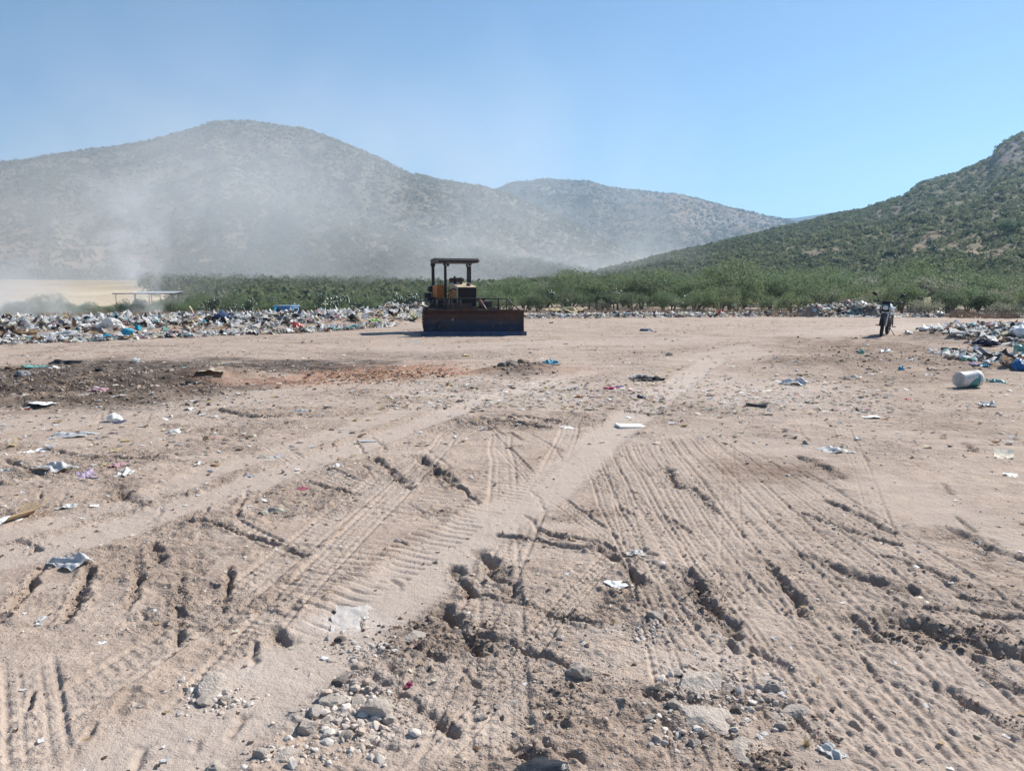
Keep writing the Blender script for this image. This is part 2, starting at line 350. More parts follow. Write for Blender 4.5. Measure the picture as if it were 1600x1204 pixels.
class MB:
    """collects simple shapes into one mesh"""
    def __init__(s): s.bm = bmesh.new()
    def box(s, c, d, rot=None, bev=.008):
        r = bmesh.ops.create_cube(s.bm, size=1)['verts']
        bmesh.ops.scale(s.bm, vec=d, verts=r)
        if bev:
            es = list({e for v in r for e in v.link_edges}); n0 = set(s.bm.verts)
            q = bmesh.ops.bevel(s.bm, geom=es, offset=min(bev, min(d) * .3), segments=1, affect='EDGES')
            r = list({v for f in q['faces'] for v in f.verts} | {v for v in r if v.is_valid})
        M = Matrix.Translation(c) @ ((Euler(rot).to_matrix().to_4x4()) if rot else Matrix())
        bmesh.ops.transform(s.bm, matrix=M, verts=[v for v in r if v.is_valid]); return s
    def tube(s, pts, rad, seg=10, cap=True):
        pts = [Vector(p) for p in pts]; rads = rad if isinstance(rad, (list, tuple)) else [rad] * len(pts)
        rings = []
        up = Vector((0, 0, 1))
        for i, p in enumerate(pts):
            t = (pts[min(i + 1, len(pts) - 1)] - pts[max(i - 1, 0)]).normalized()
            a = t.cross(up if abs(t.z) < .95 else Vector((0, 1, 0))).normalized(); b = t.cross(a)
            rings.append([s.bm.verts.new(p + (a * math.cos(k * 2 * math.pi / seg) + b * math.sin(k * 2 * math.pi / seg)) * rads[i]) for k in range(seg)])
        for i in range(len(rings) - 1):
            for k in range(seg):
                f = s.bm.faces.new((rings[i][k], rings[i][(k + 1) % seg], rings[i + 1][(k + 1) % seg], rings[i + 1][k])); f.smooth = True
        if cap: s.bm.faces.new(rings[0][::-1]); s.bm.faces.new(rings[-1])
        return s
    def lathe(s, prof, M=Matrix(), seg=32, cap=True):
        rings = [[s.bm.verts.new(M @ Vector((r * math.cos(k * 2 * math.pi / seg), r * math.sin(k * 2 * math.pi / seg), z))) for k in range(seg)] for r, z in prof]
        for i in range(len(rings) - 1):
            for k in range(seg):
                f = s.bm.faces.new((rings[i][k], rings[i][(k + 1) % seg], rings[i + 1][(k + 1) % seg], rings[i + 1][k])); f.smooth = True
        if cap: s.bm.faces.new(rings[0][::-1]); s.bm.faces.new(rings[-1])
        return s
    def prism(s, poly, a0, a1, M=Matrix()):
        """poly in local xy, extruded from z=a0 to a1"""
        lo = [s.bm.verts.new(M @ Vector((x, y, a0))) for x, y in poly]; hi = [s.bm.verts.new(M @ Vector((x, y, a1))) for x, y in poly]
        n = len(poly); s.bm.faces.new(lo[::-1]); s.bm.faces.new(hi)
        for k in range(n): s.bm.faces.new((lo[k], lo[(k + 1) % n], hi[(k + 1) % n], hi[k]))
        return s
    def ball(s, c, d, sub=2, rot=None):
        r = bmesh.ops.create_icosphere(s.bm, subdivisions=sub, radius=.5)['verts']
        for v in r:
            for f in v.link_faces: f.smooth = True
        M = Matrix.Translation(c) @ ((Euler(rot).to_matrix().to_4x4()) if rot else Matrix()) @ Matrix.Diagonal((*d, 1))
        bmesh.ops.transform(s.bm, matrix=M, verts=r); return s
    def torus(s, c, R0, r0, axis='x', seg=36, ring=10, knob=0):
        M = Matrix.Translation(c)
        if axis == 'x': M = M @ Matrix.Rotation(math.pi / 2, 4, 'Y')
        rs = []
        for i in range(seg):
            a = 2 * math.pi * i / seg; rr = []
            for k in range(ring):
                b = 2 * math.pi * k / ring; q = R0 + r0 * math.cos(b) + (knob if (i % 2 and math.cos(b) > .2) else 0)
                rr.append(s.bm.verts.new(M @ Vector((q * math.cos(a), q * math.sin(a), r0 * math.sin(b)))))
            rs.append(rr)
        for i in range(seg):
            for k in range(ring):
                f = s.bm.faces.new((rs[i][k], rs[(i + 1) % seg][k], rs[(i + 1) % seg][(k + 1) % ring], rs[i][(k + 1) % ring])); f.smooth = not knob
        return s
    def mesh(s, name):
        bmesh.ops.recalc_face_normals(s.bm, faces=s.bm.faces[:])
        me = bpy.data.meshes.new(name); s.bm.to_mesh(me); s.bm.free(); return me
    def build(s, name, mat, parent=None): return link(name, s.mesh(name), mat, parent)

# ------------------------------------------------------------------ materials
def new_mat(name):
    m = bpy.data.materials.new(name); m.use_nodes = True; t = m.node_tree
    return m, t, t.nodes['Principled BSDF'], (lambda a, b: t.links.new(a, b)), (lambda k, **kw: _node(t, k, **kw))
def _node(t, k, **kw):
    n = t.nodes.new(k)
    for a, b in kw.items():
        if a.startswith('i_'): n.inputs[a[2:].replace('_', ' ')].default_value = b
        else: setattr(n, a, b)
    return n
def mixc(t, fac, a, b, mode='MIX'):
    n = t.nodes.new('ShaderNodeMix'); n.data_type = 'RGBA'; n.blend_type = mode
    for s_, v in ((n.inputs[0], fac), (n.inputs[6], a), (n.inputs[7], b)):
        if hasattr(v, 'is_linked') or isinstance(v, bpy.types.NodeSocket): t.links.new(v, s_)
        elif isinstance(v, (int, float)): s_.default_value = v
        else: s_.default_value = (*v, 1)
    return n.outputs[2]
def ramp(t, src, a, b, va=0., vb=1.):
    n = t.nodes.new('ShaderNodeMapRange'); n.clamp = True
    t.links.new(src, n.inputs[0]); n.inputs[1].default_value = a; n.inputs[2].default_value = b; n.inputs[3].default_value = va; n.inputs[4].default_value = vb
    return n.outputs[0]
def noise(t, vec, scale, detail=4, rough=.6, dist=0):
    n = t.nodes.new('ShaderNodeTexNoise'); n.inputs['Scale'].default_value = scale; n.inputs['Detail'].default_value = detail
    n.inputs['Roughness'].default_value = rough; n.inputs['Distortion'].default_value = dist
    if vec is not None: t.links.new(vec, n.inputs['Vector'])
    return n.outputs[0]
def mul(t, a, b):
    n = t.nodes.new('ShaderNodeMath'); n.operation = 'MULTIPLY'
    for s_, v in ((n.inputs[0], a), (n.inputs[1], b)):
        if isinstance(v, (int, float)): s_.default_value = v
        else: t.links.new(v, s_)
    return n.outputs[0]
def at(t, name, out='Fac'):
    n = t.nodes.new('ShaderNodeAttribute'); n.attribute_name = name; return n.outputs[out]

def m_plain(name, col, rough=.6, metal=0, var=.25, scale=6, dirt=None, dirt_amt=.5, bump=.15, bscale=None, spec=.4):
    m, t, b, L, N = new_mat(name)
    tc = N('ShaderNodeTexCoord').outputs['Object']
    n1 = noise(t, tc, scale, 5, .65); n2 = noise(t, tc, scale * 6, 4, .6)
    c = mixc(t, ramp(t, n1, .3, .7), tuple(v * (1 - var) for v in col), tuple(min(1, v * (1 + var)) for v in col))
    if dirt: c = mixc(t, mul(t, ramp(t, n2, .42, .62), dirt_amt), c, dirt)
    L(c, b.inputs['Base Color'])
    L(ramp(t, n2, .3, .7, max(0, rough - .12), min(1, rough + .15)), b.inputs['Roughness'])
    b.inputs['Metallic'].default_value = metal; b.inputs['Specular IOR Level'].default_value = spec
    bp = N('ShaderNodeBump'); bp.inputs['Strength'].default_value = bump; bp.inputs['Distance'].default_value = .02
    L(noise(t, tc, bscale or scale * 4, 5, .6), bp.inputs['Height']); L(bp.outputs[0], b.inputs['Normal'])
    return m
def m_object_colour(name, rough=.5, dirt=(.3, .24, .18), amt=.45, scale=5, spec=.4, trans=0.):
    """colour from the object, so copies may share a mesh"""
    m, t, b, L, N = new_mat(name)
    oi = N('ShaderNodeObjectInfo'); tc = N('ShaderNodeTexCoord').outputs['Object']
    n2 = noise(t, tc, scale, 5, .7)
    c = mixc(t, mul(t, ramp(t, n2, .45, .7), amt), oi.outputs['Color'], dirt)
    L(c, b.inputs['Base Color']); b.inputs['Roughness'].default_value = rough; b.inputs['Specular IOR Level'].default_value = spec
    if trans:
        tr = N('ShaderNodeBsdfTranslucent'); L(c, tr.inputs[0]); ms = N('ShaderNodeMixShader'); ms.inputs[0].default_value = trans
        L(b.outputs[0], ms.inputs[1]); L(tr.outputs[0], ms.inputs[2]); L(ms.outputs[0], t.nodes['Material Output'].inputs[0])
    bp = N('ShaderNodeBump'); bp.inputs['Strength'].default_value = .35; bp.inputs['Distance'].default_value = .02
    L(noise(t, tc, scale * 3, 5, .65, .5), bp.inputs['Height']); L(bp.outputs[0], b.inputs['Normal'])
    return m
def m_face_colour(name, rough=.6, spec=.3, trans=0.):
    m, t, b, L, N = new_mat(name)
    if trans:
        tr = N('ShaderNodeBsdfTranslucent'); L(at(t, 'tint', 'Color'), tr.inputs[0]); ms = N('ShaderNodeMixShader'); ms.inputs[0].default_value = trans
        L(b.outputs[0], ms.inputs[1]); L(tr.outputs[0], ms.inputs[2]); L(ms.outputs[0], t.nodes['Material Output'].inputs[0])
    L(at(t, 'tint', 'Color'), b.inputs['Base Color']); b.inputs['Roughness'].default_value = rough; b.inputs['Specular IOR Level'].default_value = spec
    return m
def m_leaf(name, c1, c2, trans=.48):
    m, t, b, L, N = new_mat(name)
    geo = N('ShaderNodeNewGeometry'); oi = N('ShaderNodeObjectInfo'); tc = N('ShaderNodeTexCoord')
    n1 = noise(t, tc.outputs['Object'], 1.3, 3)
    c = mixc(t, ramp(t, n1, .35, .65), c1, c2)
    c = mixc(t, ramp(t, geo.outputs['Random Per Island'], 0, 1, 0, .7), c, tuple(v * 1.3 for v in c2))
    c = mixc(t, ramp(t, oi.outputs['Random'], 0, 1, 0, .5), c, (c2[0] * 1.15, c2[1] * 1.03, c2[2] * .95))
    L(c, b.inputs['Base Color']); b.inputs['Roughness'].default_value = .6; b.inputs['Specular IOR Level'].default_value = .25
    tr = N('ShaderNodeBsdfTranslucent'); L(c, tr.inputs[0]); ms = N('ShaderNodeMixShader'); ms.inputs[0].default_value = trans
    L(b.outputs[0], ms.inputs[1]); L(tr.outputs[0], ms.inputs[2]); L(ms.outputs[0], t.nodes['Material Output'].inputs[0])
    return m
def soil_material():
    m, t, b, L, N = new_mat("dusty_soil")
    pos = N('ShaderNodeNewGeometry').outputs['Position']
    n_big = noise(t, pos, .35, 4, .6); n_mid = noise(t, pos, 3.2, 5, .65); n_fine = noise(t, pos, 24, 5, .7); n_grit = noise(t, pos, 110, 3, .7)
    base = mixc(t, ramp(t, n_big, .35, .65), (.43, .33, .26), (.50, .395, .32))
    base = mixc(t, ramp(t, n_mid, .35, .7), base, (.335, .265, .22))
    base = mixc(t, ramp(t, noise(t, pos, 1.1, 5, .6), .5, .68, 0, .5), base, (.335, .245, .185))
    base = mixc(t, ramp(t, n_fine, .55, .8, 0, .6), base, (.55, .46, .39))
    n_sp = noise(t, pos, 45, 3, .75); n_st = noise(t, pos, 9, 6, .75)
    base = mixc(t, ramp(t, n_st, .54, .66, 0, .4), base, (.24, .185, .15)); base = mixc(t, ramp(t, n_st, .44, .36, 0, .35), base, (.53, .46, .40))
    mp_ = N('ShaderNodeMapping'); mp_.inputs['Scale'].default_value = (.45, 3.2, 1); L(pos, mp_.inputs[0]); n_k = noise(t, mp_.outputs[0], 1., 6, .7)
    base = mixc(t, ramp(t, n_k, .52, .68, 0, .45), base, (.27, .205, .165)); base = mixc(t, ramp(t, n_k, .46, .34, 0, .3), base, (.54, .465, .405))
    base = mixc(t, ramp(t, n_sp, .58, .66, 0, .65), base, (.19, .145, .12)); base = mixc(t, ramp(t, n_sp, .40, .33, 0, .6), base, (.60, .53, .47))
    base = mixc(t, ramp(t, n_grit, .58, .68, 0, .6), base, (.20, .15, .12))
    base = mixc(t, mul(t, at(t, 'worn'), .75), base, (.455, .378, .322))
    base = mixc(t, mul(t, at(t, 'pale'), ramp(t, n_mid, .4, .65, .1, .8)), base, (.58, .505, .45))
    base = mixc(t, mul(t, at(t, 'brown'), ramp(t, n_mid, .35, .6, .3, .95)), base, (.20, .135, .095))
    base = mixc(t, mul(t, at(t, 'orange'), ramp(t, n_fine, .42, .6, .1, 1)), base, (.42, .17, .085))
    base = mixc(t, mul(t, at(t, 'damp'), ramp(t, n_mid, .3, .6, .45, 1)), base, (.068, .053, .044))
    base = mixc(t, mul(t, at(t, 'veg'), ramp(t, n_big, .3, .6, .6, 1)), base, mixc(t, ramp(t, noise(t, pos, .09, 5), .4, .6), (.085, .095, .05), (.20, .155, .10)))
    base = mixc(t, at(t, 'field'), base, mixc(t, ramp(t, noise(t, pos, .06, 4), .35, .65), (.42, .32, .20), (.56, .45, .30)))
    L(base, b.inputs['Base Color']); b.inputs['Roughness'].default_value = .95; b.inputs['Specular IOR Level'].default_value = .15
    b1 = N('ShaderNodeBump'); b1.inputs['Distance'].default_value = .03; L(ramp(t, at(t, 'rough'), 0, 1, .3, .9), b1.inputs['Strength'])
    L(n_fine, b1.inputs['Height'])
    b2 = N('ShaderNodeBump'); b2.inputs['Distance'].default_value = .008; b2.inputs['Strength'].default_value = .7
    L(n_grit, b2.inputs['Height']); L(b1.outputs[0], b2.inputs['Normal'])
    b3 = N('ShaderNodeBump'); b3.inputs['Distance'].default_value = .12; L(ramp(t, at(t, 'rough'), 0, 1, .15, .8), b3.inputs['Strength'])
    L(noise(t, pos, 5, 5, .7), b3.inputs['Height']); L(b2.outputs[0], b3.inputs['Normal'])
    L(b3.outputs[0], b.inputs['Normal'])
    return m
MAT_SOIL = soil_material()

# ------------------------------------------------------------------ ground mesh: one sheet, fine near the viewer, out to the horizon
def build_ground():
    rad = [.9]
    while rad[-1] < 7000:
        r = rad[-1]; f = .0026 if r < 3 else .0026 + .0024 * min(1, (r - 3) / 8)
        if r > 60: f = .02
        if r > 400: f = .15
        rad.append(r * (1 + f))
    rad = np.array(rad)
    fine = np.radians(np.arange(-39, 39.001, .085)); c1 = np.radians(np.concatenate([np.arange(40, 60, .5), np.arange(60, 300, 3), np.arange(300, 321, .5)]))
    th = np.concatenate([fine, c1]); nt_ = len(th); nr = len(rad)
    TH, RR = np.meshgrid(th, rad)
    x = (np.sin(TH) * RR).ravel(); y = (np.cos(TH) * RR).ravel()
    z, at_ = ground(x, y)
    i = np.arange(nr - 1)[:, None] * nt_; j = np.arange(nt_)[None, :]; jn = (j + 1) % nt_
    F = np.stack([i + j, i + jn, i + nt_ + jn, i + nt_ + j], -1).reshape(-1, 4)[:, ::-1]
    V = np.stack([x, y, z], 1)
    V = np.vstack([V, [[0, 0, float(z[:nt_].mean())]]]); c = len(V) - 1
    k = np.arange(nt_); T = np.stack([k, np.full(nt_, c), (k + 1) % nt_, (k + 1) % nt_], 1)
    me = np_mesh("ground", V, F)
    for n_, v in at_.items(): attr_f(me, n_, np.append(v, v[0]))
    o = link("ground", me, MAT_SOIL); tag(o, kind='structure')
    # the small disc under the viewer's feet closes the sheet
    bm = bmesh.new(); bm.from_mesh(me); bm.verts.ensure_lookup_table()
    for a in range(nt_):
        bm.faces.new((bm.verts[c], bm.verts[(a + 1) % nt_], bm.verts[a]))
    bm.to_mesh(me); bm.free()
    print("ground verts", len(V))
import time; _t0 = time.time()
build_ground(); print("ground", time.time() - _t0)

# ------------------------------------------------------------------ hills
def prof(pts, px):
    pts = np.array(pts, float); return np.interp(px, pts[:, 0], pts[:, 1])
def px_of(th): return 800 + FPX * np.tan(th) * .9923 / 1.0
HILLS = dict(
    tall=dict(sky=[(-900, 330), (-300, 285), (0, 262), (60, 256), (100, 248), (200, 236), (250, 227), (300, 214), (330, 206), (348, 199), (400, 199), (440, 205), (480, 209), (520, 222), (560, 238), (600, 255), (640, 276), (700, 288), (760, 298), (800, 312), (870, 340), (950, 380), (1050, 425), (1250, 470)],
              foot=320, dist=[(-900, 1100), (0, 1050), (400, 1150), (700, 1050), (1000, 900)], th=(-62, 14)),
    middle=dict(sky=[(500, 430), (640, 350), (740, 312), (770, 303), (800, 291), (850, 285), (920, 289), (945, 296), (980, 301), (1060, 308), (1120, 323), (1190, 339), (1240, 349), (1300, 372), (1400, 420), (1600, 460)],
                foot=700, dist=[(500, 1800), (1600, 1700)], th=(-18, 32)),
    far=dict(sky=[(900, 420), (1100, 360), (1190, 345), (1240, 343), (1290, 336), (1330, 336), (1400, 350), (1600, 400)], foot=1500, dist=[(0, 3000), (1600, 3000)], th=(4, 30)),
    near=dict(sky=[(700, 462), (800, 452), (900, 436), (1000, 412), (1040, 401), (1100, 388), (1160, 374), (1230, 356), (1300, 338), (1340, 331), (1400, 312), (1432, 290), (1480, 277), (1532, 254), (1543, 238), (1556, 229), (1578, 222), (1600, 218), (1700, 200), (1900, 190), (2600, 230)],
              foot=100, dist=[(700, 190), (1000, 300), (1200, 420), (1400, 560), (1600, 720), (2600, 800)], th=(-6, 66)),
)
def hill_z(h, th, r):
    H = HILLS[h]; px = 800 + FPX / math.cos(PITCH) * np.tan(np.clip(th, -1.2, 1.2)) * 1.0
    rr = np.interp(px, *np.array(H['dist'], float).T)
    yy = prof(H['sky'], px)
    zr = CAM_H + (452 - yy) / FPX * rr * np.cos(th) / np.cos(0)
    x = np.sin(th) * r; y = np.cos(th) * r
    rf = H['foot']; t = (r - rf) / (rr - rf)
    z0 = macro(np.sin(th) * rf, np.cos(th) * rf) - 1.2
    tc = np.clip(t, 0, 1)
    S = .72 * tc ** 1.25 + .28 * ss(0, 1, tc)
    z = z0 + (zr - z0) * S
    sc = rr / 9
    g = (fbm(x / sc, y / sc, 90, 5) - .5); rid = 1 - np.abs(fbm(th * 14 + .3 * g, r / (sc * 3), 95, 4) * 2 - 1)
    amp = np.maximum(zr - z0, 2) * .13
    win = ss(0, .25, tc) * ss(1.0, .8, tc) + .04
    z = z + amp * win * (g * 1.6 - (1 - rid) * .35)
    back = np.clip(t - 1, 0, None); z = np.where(t > 1, zr - (zr - z0) * ss(0, 1.0, back) * 1.05, z)
    z = np.where(t < 0, z0 - 3, z)
    return z
def hill_material(name, g1, g2, dry, drier):
    m, t, b, L, N = new_mat(name)
    pos = N('ShaderNodeNewGeometry').outputs['Position']
    s = {'tall': .02, 'middle': .014, 'far': .01, 'near': .035}[name.split('_')[0]]
    n1 = noise(t, pos, s, 6, .65); n2 = noise(t, pos, s * 7, 5, .65)
    c = mixc(t, ramp(t, n1, .4, .6), g1, g2); c = mixc(t, ramp(t, n2, .48, .62), c, dry)
    c = mixc(t, mul(t, at(t, 'dry'), ramp(t, n2, .3, .6, .4, 1)), c, drier)
    c = mixc(t, at(t, 'rock'), c, (.23, .20, .18))
    L(c, b.inputs['Base Color']); b.inputs['Roughness'].default_value = .95; b.inputs['Specular IOR Level'].default_value = .1
    bp = N('ShaderNodeBump'); bp.inputs['Strength'].default_value = .8; bp.inputs['Distance'].default_value = 3
    L(n2, bp.inputs['Height']); L(bp.outputs[0], b.inputs['Normal'])
    return m
def dry_of(h, x, y, z, px, py):
    """where dry grass shows between the scrub; a patch of hillside of its own"""
    if h == 'near': return np.maximum((.35 + 1.2 * (fbm(px / 30, py / 9, 78, 3) - .15)) * .85 * ss(1290, 1480, px) * np.exp(-((py - 386 + 14 * (fbm(px / 40, py / 14, 77, 3) - .5)) / 30) ** 2), .55 * np.exp(-((px - 1250) / 120) ** 2 - ((py - 385) / 22) ** 2))
    if h == 'tall': return np.maximum(np.exp(-((py - 400) / 26) ** 2) * ss(600, 200, px) * .8, .35 * np.exp(-((py - 385) / 25) ** 2))
    if h == 'middle': return .7 * ss(900, 1080, px) * ss(380, 330, py)
    return px * 0
def to_px(x, y, z):
    c, s = math.cos(PITCH), math.sin(PITCH); dz = z - CAM_H
    f = c * y - s * dz; u = s * y + c * dz
    return 800 + FPX * x / f, 602 - FPX * u / f
def build_hill(h, mat):
    H = HILLS[h]; a, b = H['th']; th = np.radians(np.linspace(a, b, int((b - a) * 7)))
    t = np.concatenate([[-.02, 0], np.linspace(0, 1, 150)[1:], 1 + np.linspace(0, 1.1, 25)[1:]])
    px = 800 + FPX / math.cos(PITCH) * np.tan(th); rr = np.interp(px, *np.array(H['dist'], float).T)
    Rg = H['foot'] + t[:, None] * (rr - H['foot'])[None, :]; TH = np.broadcast_to(th[None, :], Rg.shape)
    z = hill_z(h, TH, Rg); x = np.sin(TH) * Rg; y = np.cos(TH) * Rg
    n, m = Rg.shape
    i = np.arange(n - 1)[:, None] * m; j = np.arange(m - 1)[None, :]
    F = np.stack([i + j, i + m + j, i + m + j + 1, i + j + 1], -1).reshape(-1, 4)[:, ::-1]
    me = np_mesh("hill", np.stack([x.ravel(), y.ravel(), z.ravel()], 1), F)
    qx, qy = to_px(x.ravel(), y.ravel(), z.ravel())
    attr_f(me, 'dry', np.clip(dry_of(h, 0, 0, 0, qx, qy), 0, 1))
    rock = np.zeros(len(qx))
    if h == 'near': rock = ss(1525, 1550, qx) * ss(262, 240, qy)
    if h == 'middle': rock = .7 * np.exp(-((qy - 345) / 7) ** 2) * ss(1050, 1120, qx) + .6 * np.exp(-((qx - 860) / 70) ** 2 - ((qy - 297) / 6) ** 2)
    if h == 'tall': rock = .5 * np.exp(-((qx - 430) / 60) ** 2 - ((qy - 225) / 8) ** 2)
    attr_f(me, 'rock', np.clip(rock * (.5 + fbm(qx / 12, qy / 5, 8, 3)), 0, 1))
    o = link("hill", me, mat); tag(o, kind='structure')
build_hill('tall', hill_material('tall_hill', (.12, .12, .085), (.155, .14, .105), (.185, .15, .115), (.26, .185, .13)))
build_hill('middle', hill_material('middle_hill', (.105, .105, .075), (.14, .12, .09), (.175, .135, .10), (.28, .185, .13)))
build_hill('far', hill_material('far_hill', (.08, .075, .06), (.11, .09, .07), (.12, .10, .08), (.2, .15, .1)))
build_hill('near', hill_material('near_hill', (.115, .125, .075), (.20, .18, .125), (.23, .195, .14), (.29, .215, .155)))

def bushes(name, pts, rad, nleaf, leaf, mat, hfac=.75, seed=1):
    """many small scrub bushes as loose leaf clumps in one mesh"""
    g = np.random.default_rng(seed); n = len(pts)
    u = g.normal(size=(n, nleaf, 3)); u /= np.linalg.norm(u, axis=2, keepdims=True); u[..., 2] = np.abs(u[..., 2])
    u *= (g.random((n, nleaf, 1)) ** .35)
    c = pts[:, None, :] + u * rad[:, None, None] * np.array([1, 1, hfac * 1.3]) + np.array([0, 0, .1])
    a = g.normal(size=(n, nleaf, 3)); a /= np.linalg.norm(a, axis=2, keepdims=True)
    b = np.cross(a, g.normal(size=(n, nleaf, 3))); b /= np.linalg.norm(b, axis=2, keepdims=True)
    s = (rad[:, None, None] * leaf) * (.6 + .8 * g.random((n, nleaf, 1)))
    V = np.stack([c - a * s - b * s * .6, c + a * s - b * s * .5, c + a * s * .2 + b * s], 2).reshape(-1, 3)
    F = np.arange(len(V)).reshape(-1, 3)
    me = np_mesh(name, V, F, False)
    return me
def scrub_mat(name, c1, c2):
    m, t, b, L, N = new_mat(name)
    pos = N('ShaderNodeNewGeometry').outputs['Position']; tint = at(t, 'tint')
    c = mixc(t, tint, c1, c2)
    L(c, b.inputs['Base Color']); b.inputs['Roughness'].default_value = .8; b.inputs['Specular IOR Level'].default_value = .15
    tr = N('ShaderNodeBsdfTranslucent'); L(c, tr.inputs[0]); ms = N('ShaderNodeMixShader'); ms.inputs[0].default_value = .4
    L(b.outputs[0], ms.inputs[1]); L(tr.outputs[0], ms.inputs[2]); L(ms.outputs[0], t.nodes['Material Output'].inputs[0])
    return m
def scatter_hill(h, n, rmin, rmax, nleaf, leaf, mat, th, seed, tmin=0.02, pw=1.):
    g = np.random.default_rng(seed); H = HILLS[h]
    a = np.radians(g.uniform(th[0], th[1], n)); px = 800 + FPX / math.cos(PITCH) * np.tan(a)
    rr = np.interp(px, *np.array(H['dist'], float).T)
    t = tmin + (1.02 - tmin) * g.random(n) ** pw
    r = H['foot'] + t * (rr - H['foot'])
    z = hill_z(h, a, r); x = np.sin(a) * r; y = np.cos(a) * r
    qx, qy = to_px(x, y, z); dry = dry_of(h, x, y, z, qx, qy)
    keep = g.random(n) > .8 * dry + .22 * ss(.35, .6, fbm(x / 60, y / 60, 33, 3))
    x, y, z, qy, qx = x[keep], y[keep], z[keep], qy[keep], qx[keep]
    rad = (rmin + (rmax - rmin) * g.random(len(x)) ** 2.2)
    me = bushes(h + "_scrub", np.stack([x, y, z - .1], 1), rad, nleaf, leaf, mat, seed=seed)
    tint = np.repeat(np.clip(g.normal(.45, .25, len(x)) + .5 * (fbm(x / 80, y / 80, 44, 2) - .5), 0, 1), nleaf * 3)
    attr_f(me, 'tint', tint)
    o = link("hill_scrub", me, mat); tag(o, kind='stuff'); return o
SCR1 = scrub_mat('scrub_green', (.125, .145, .085), (.22, .24, .145))
SCR2 = scrub_mat('scrub_grey_green', (.12, .125, .09), (.20, .19, .14))
s1 = scatter_hill('tall', 26000, 1.0, 2.9, 12, .42, SCR2, (-40, 9), 1, pw=.9)
tag(s1, "grey green scrub covering the tall smoke veiled hill", "scrub")
s2 = scatter_hill('middle', 14000, 1.6, 4.2, 10, .42, SCR2, (-6, 24), 2, tmin=.35)
tag(s2, "thin scrub over the brown hill between the two nearer slopes", "scrub")
s3 = scatter_hill('near', 24000, .6, 1.9, 20, .32, SCR1, (2, 42), 3, tmin=.12, pw=1.15)
tag(s3, "green scrub on the slope rising behind the motorcycle", "scrub")
s4 = scatter_hill('near', 6500, 1.0, 2.0, 56, .20, SCR1, (-4, 42), 4, tmin=.0, pw=3.2)
tag(s4, "dense green thicket at the foot of the slope behind the motorcycle", "scrub")
g = np.random.default_rng(55); n = 5200
px = g.uniform(225, 900, n); r = np.exp(g.uniform(math.log(78), math.log(345), n)); k = (px > 195 + (350 - r) * .45 + 90 * (g.random(n) - .6)) | (r > 330); px, r = px[k], r[k]; a = np.arctan((px - 800) / FPX)
px2 = g.uniform(-400, 260, 420); r2 = g.uniform(335, 380, 420); a = np.concatenate([a, np.arctan((px2 - 800) / FPX)]); r = np.concatenate([r, r2])
x, y = np.sin(a) * r, np.cos(a) * r; z = macro(x, y); rad = .5 + 2.3 * g.random(len(x)) ** 2
me = bushes("plain_scrub", np.stack([x, y, z - .2], 1), rad, 100, .11, SCR1, seed=9); attr_f(me, 'tint', np.repeat(np.clip(g.normal(.42, .22, len(x)), 0, 1), 300))
tag(link("plain_scrub", me, SCR1), "green scrub plain reaching from the thicket to the tall hill", "scrub", kind='stuff')
g = np.random.default_rng(56); n = 6200; px = g.uniform(235, 980, n); t = g.random(n) ** 1.6 * .34
a = np.arctan((px - 800) / FPX); rr = np.interp(px, *np.array(HILLS['tall']['dist'], float).T); r = 320 + t * (rr - 320)
k = t < .34 * (.35 + .65 * ss(230, 420, px)) * (.6 + .8 * fbm(px / 60, t * 4, 3, 3)); a, r, px = a[k], r[k], px[k]; x, y = np.sin(a) * r, np.cos(a) * r; z = hill_z('tall', a, r); rad = g.uniform(1.0, 2.4, len(x))
me = bushes("lower_scrub", np.stack([x, y, z - .2], 1), rad, 24, .26, SCR1, seed=19); attr_f(me, 'tint', np.repeat(np.clip(g.normal(.4, .25, len(x)), 0, 1), 72))
tag(link("hill_scrub", me, SCR1), "greener scrub over the lowest flank of the tall hill", "scrub", kind='stuff')
print("hills", time.time() - _t0)

# ------------------------------------------------------------------ trees and cacti of the band behind the dump
MAT_BARK = m_plain("bark", (.13, .105, .085), .9, scale=8, var=.35, bump=.5)
LEAF = [m_leaf("leaf_mid_green", (.11, .165, .08), (.16, .215, .115)), m_leaf("leaf_dark_green", (.085, .125, .072), (.135, .175, .10)),
        m_leaf("leaf_yellow_green", (.18, .21, .115), (.23, .25, .145)), m_leaf("leaf_grey_green", (.19, .21, .155), (.25, .265, .195))]
MAT_NOPAL = m_plain("cactus_skin", (.09, .125, .075), .38, scale=4, var=.3, spec=.6)
def leaf_cloud(name, clumps, n, size, g, flat=.5):
    cw = np.array([c[3] ** 2 for c in clumps]); idx = g.choice(len(clumps), n, p=cw / cw.sum())
    C = np.array(clumps)[idx]
    u = g.normal(size=(n, 3)); u /= np.linalg.norm(u, axis=1, keepdims=True); u *= g.random((n, 1)) ** .45
    c = C[:, :3] + u * C[:, 3:4] * np.array([1, 1, flat]) 
    a = g.normal(size=(n, 3)); a /= np.linalg.norm(a, axis=1, keepdims=True)
    b = np.cross(a, g.normal(size=(n, 3))); b /= np.linalg.norm(b, axis=1, keepdims=True)
    s = size * (.5 + g.random((n, 1)))
    V = np.stack([c - a * s, c - b * s * .45, c + a * s, c + b * s * .45], 1).reshape(-1, 3)
    return np_mesh(name, V, np.arange(len(V)).reshape(-1, 4), False)
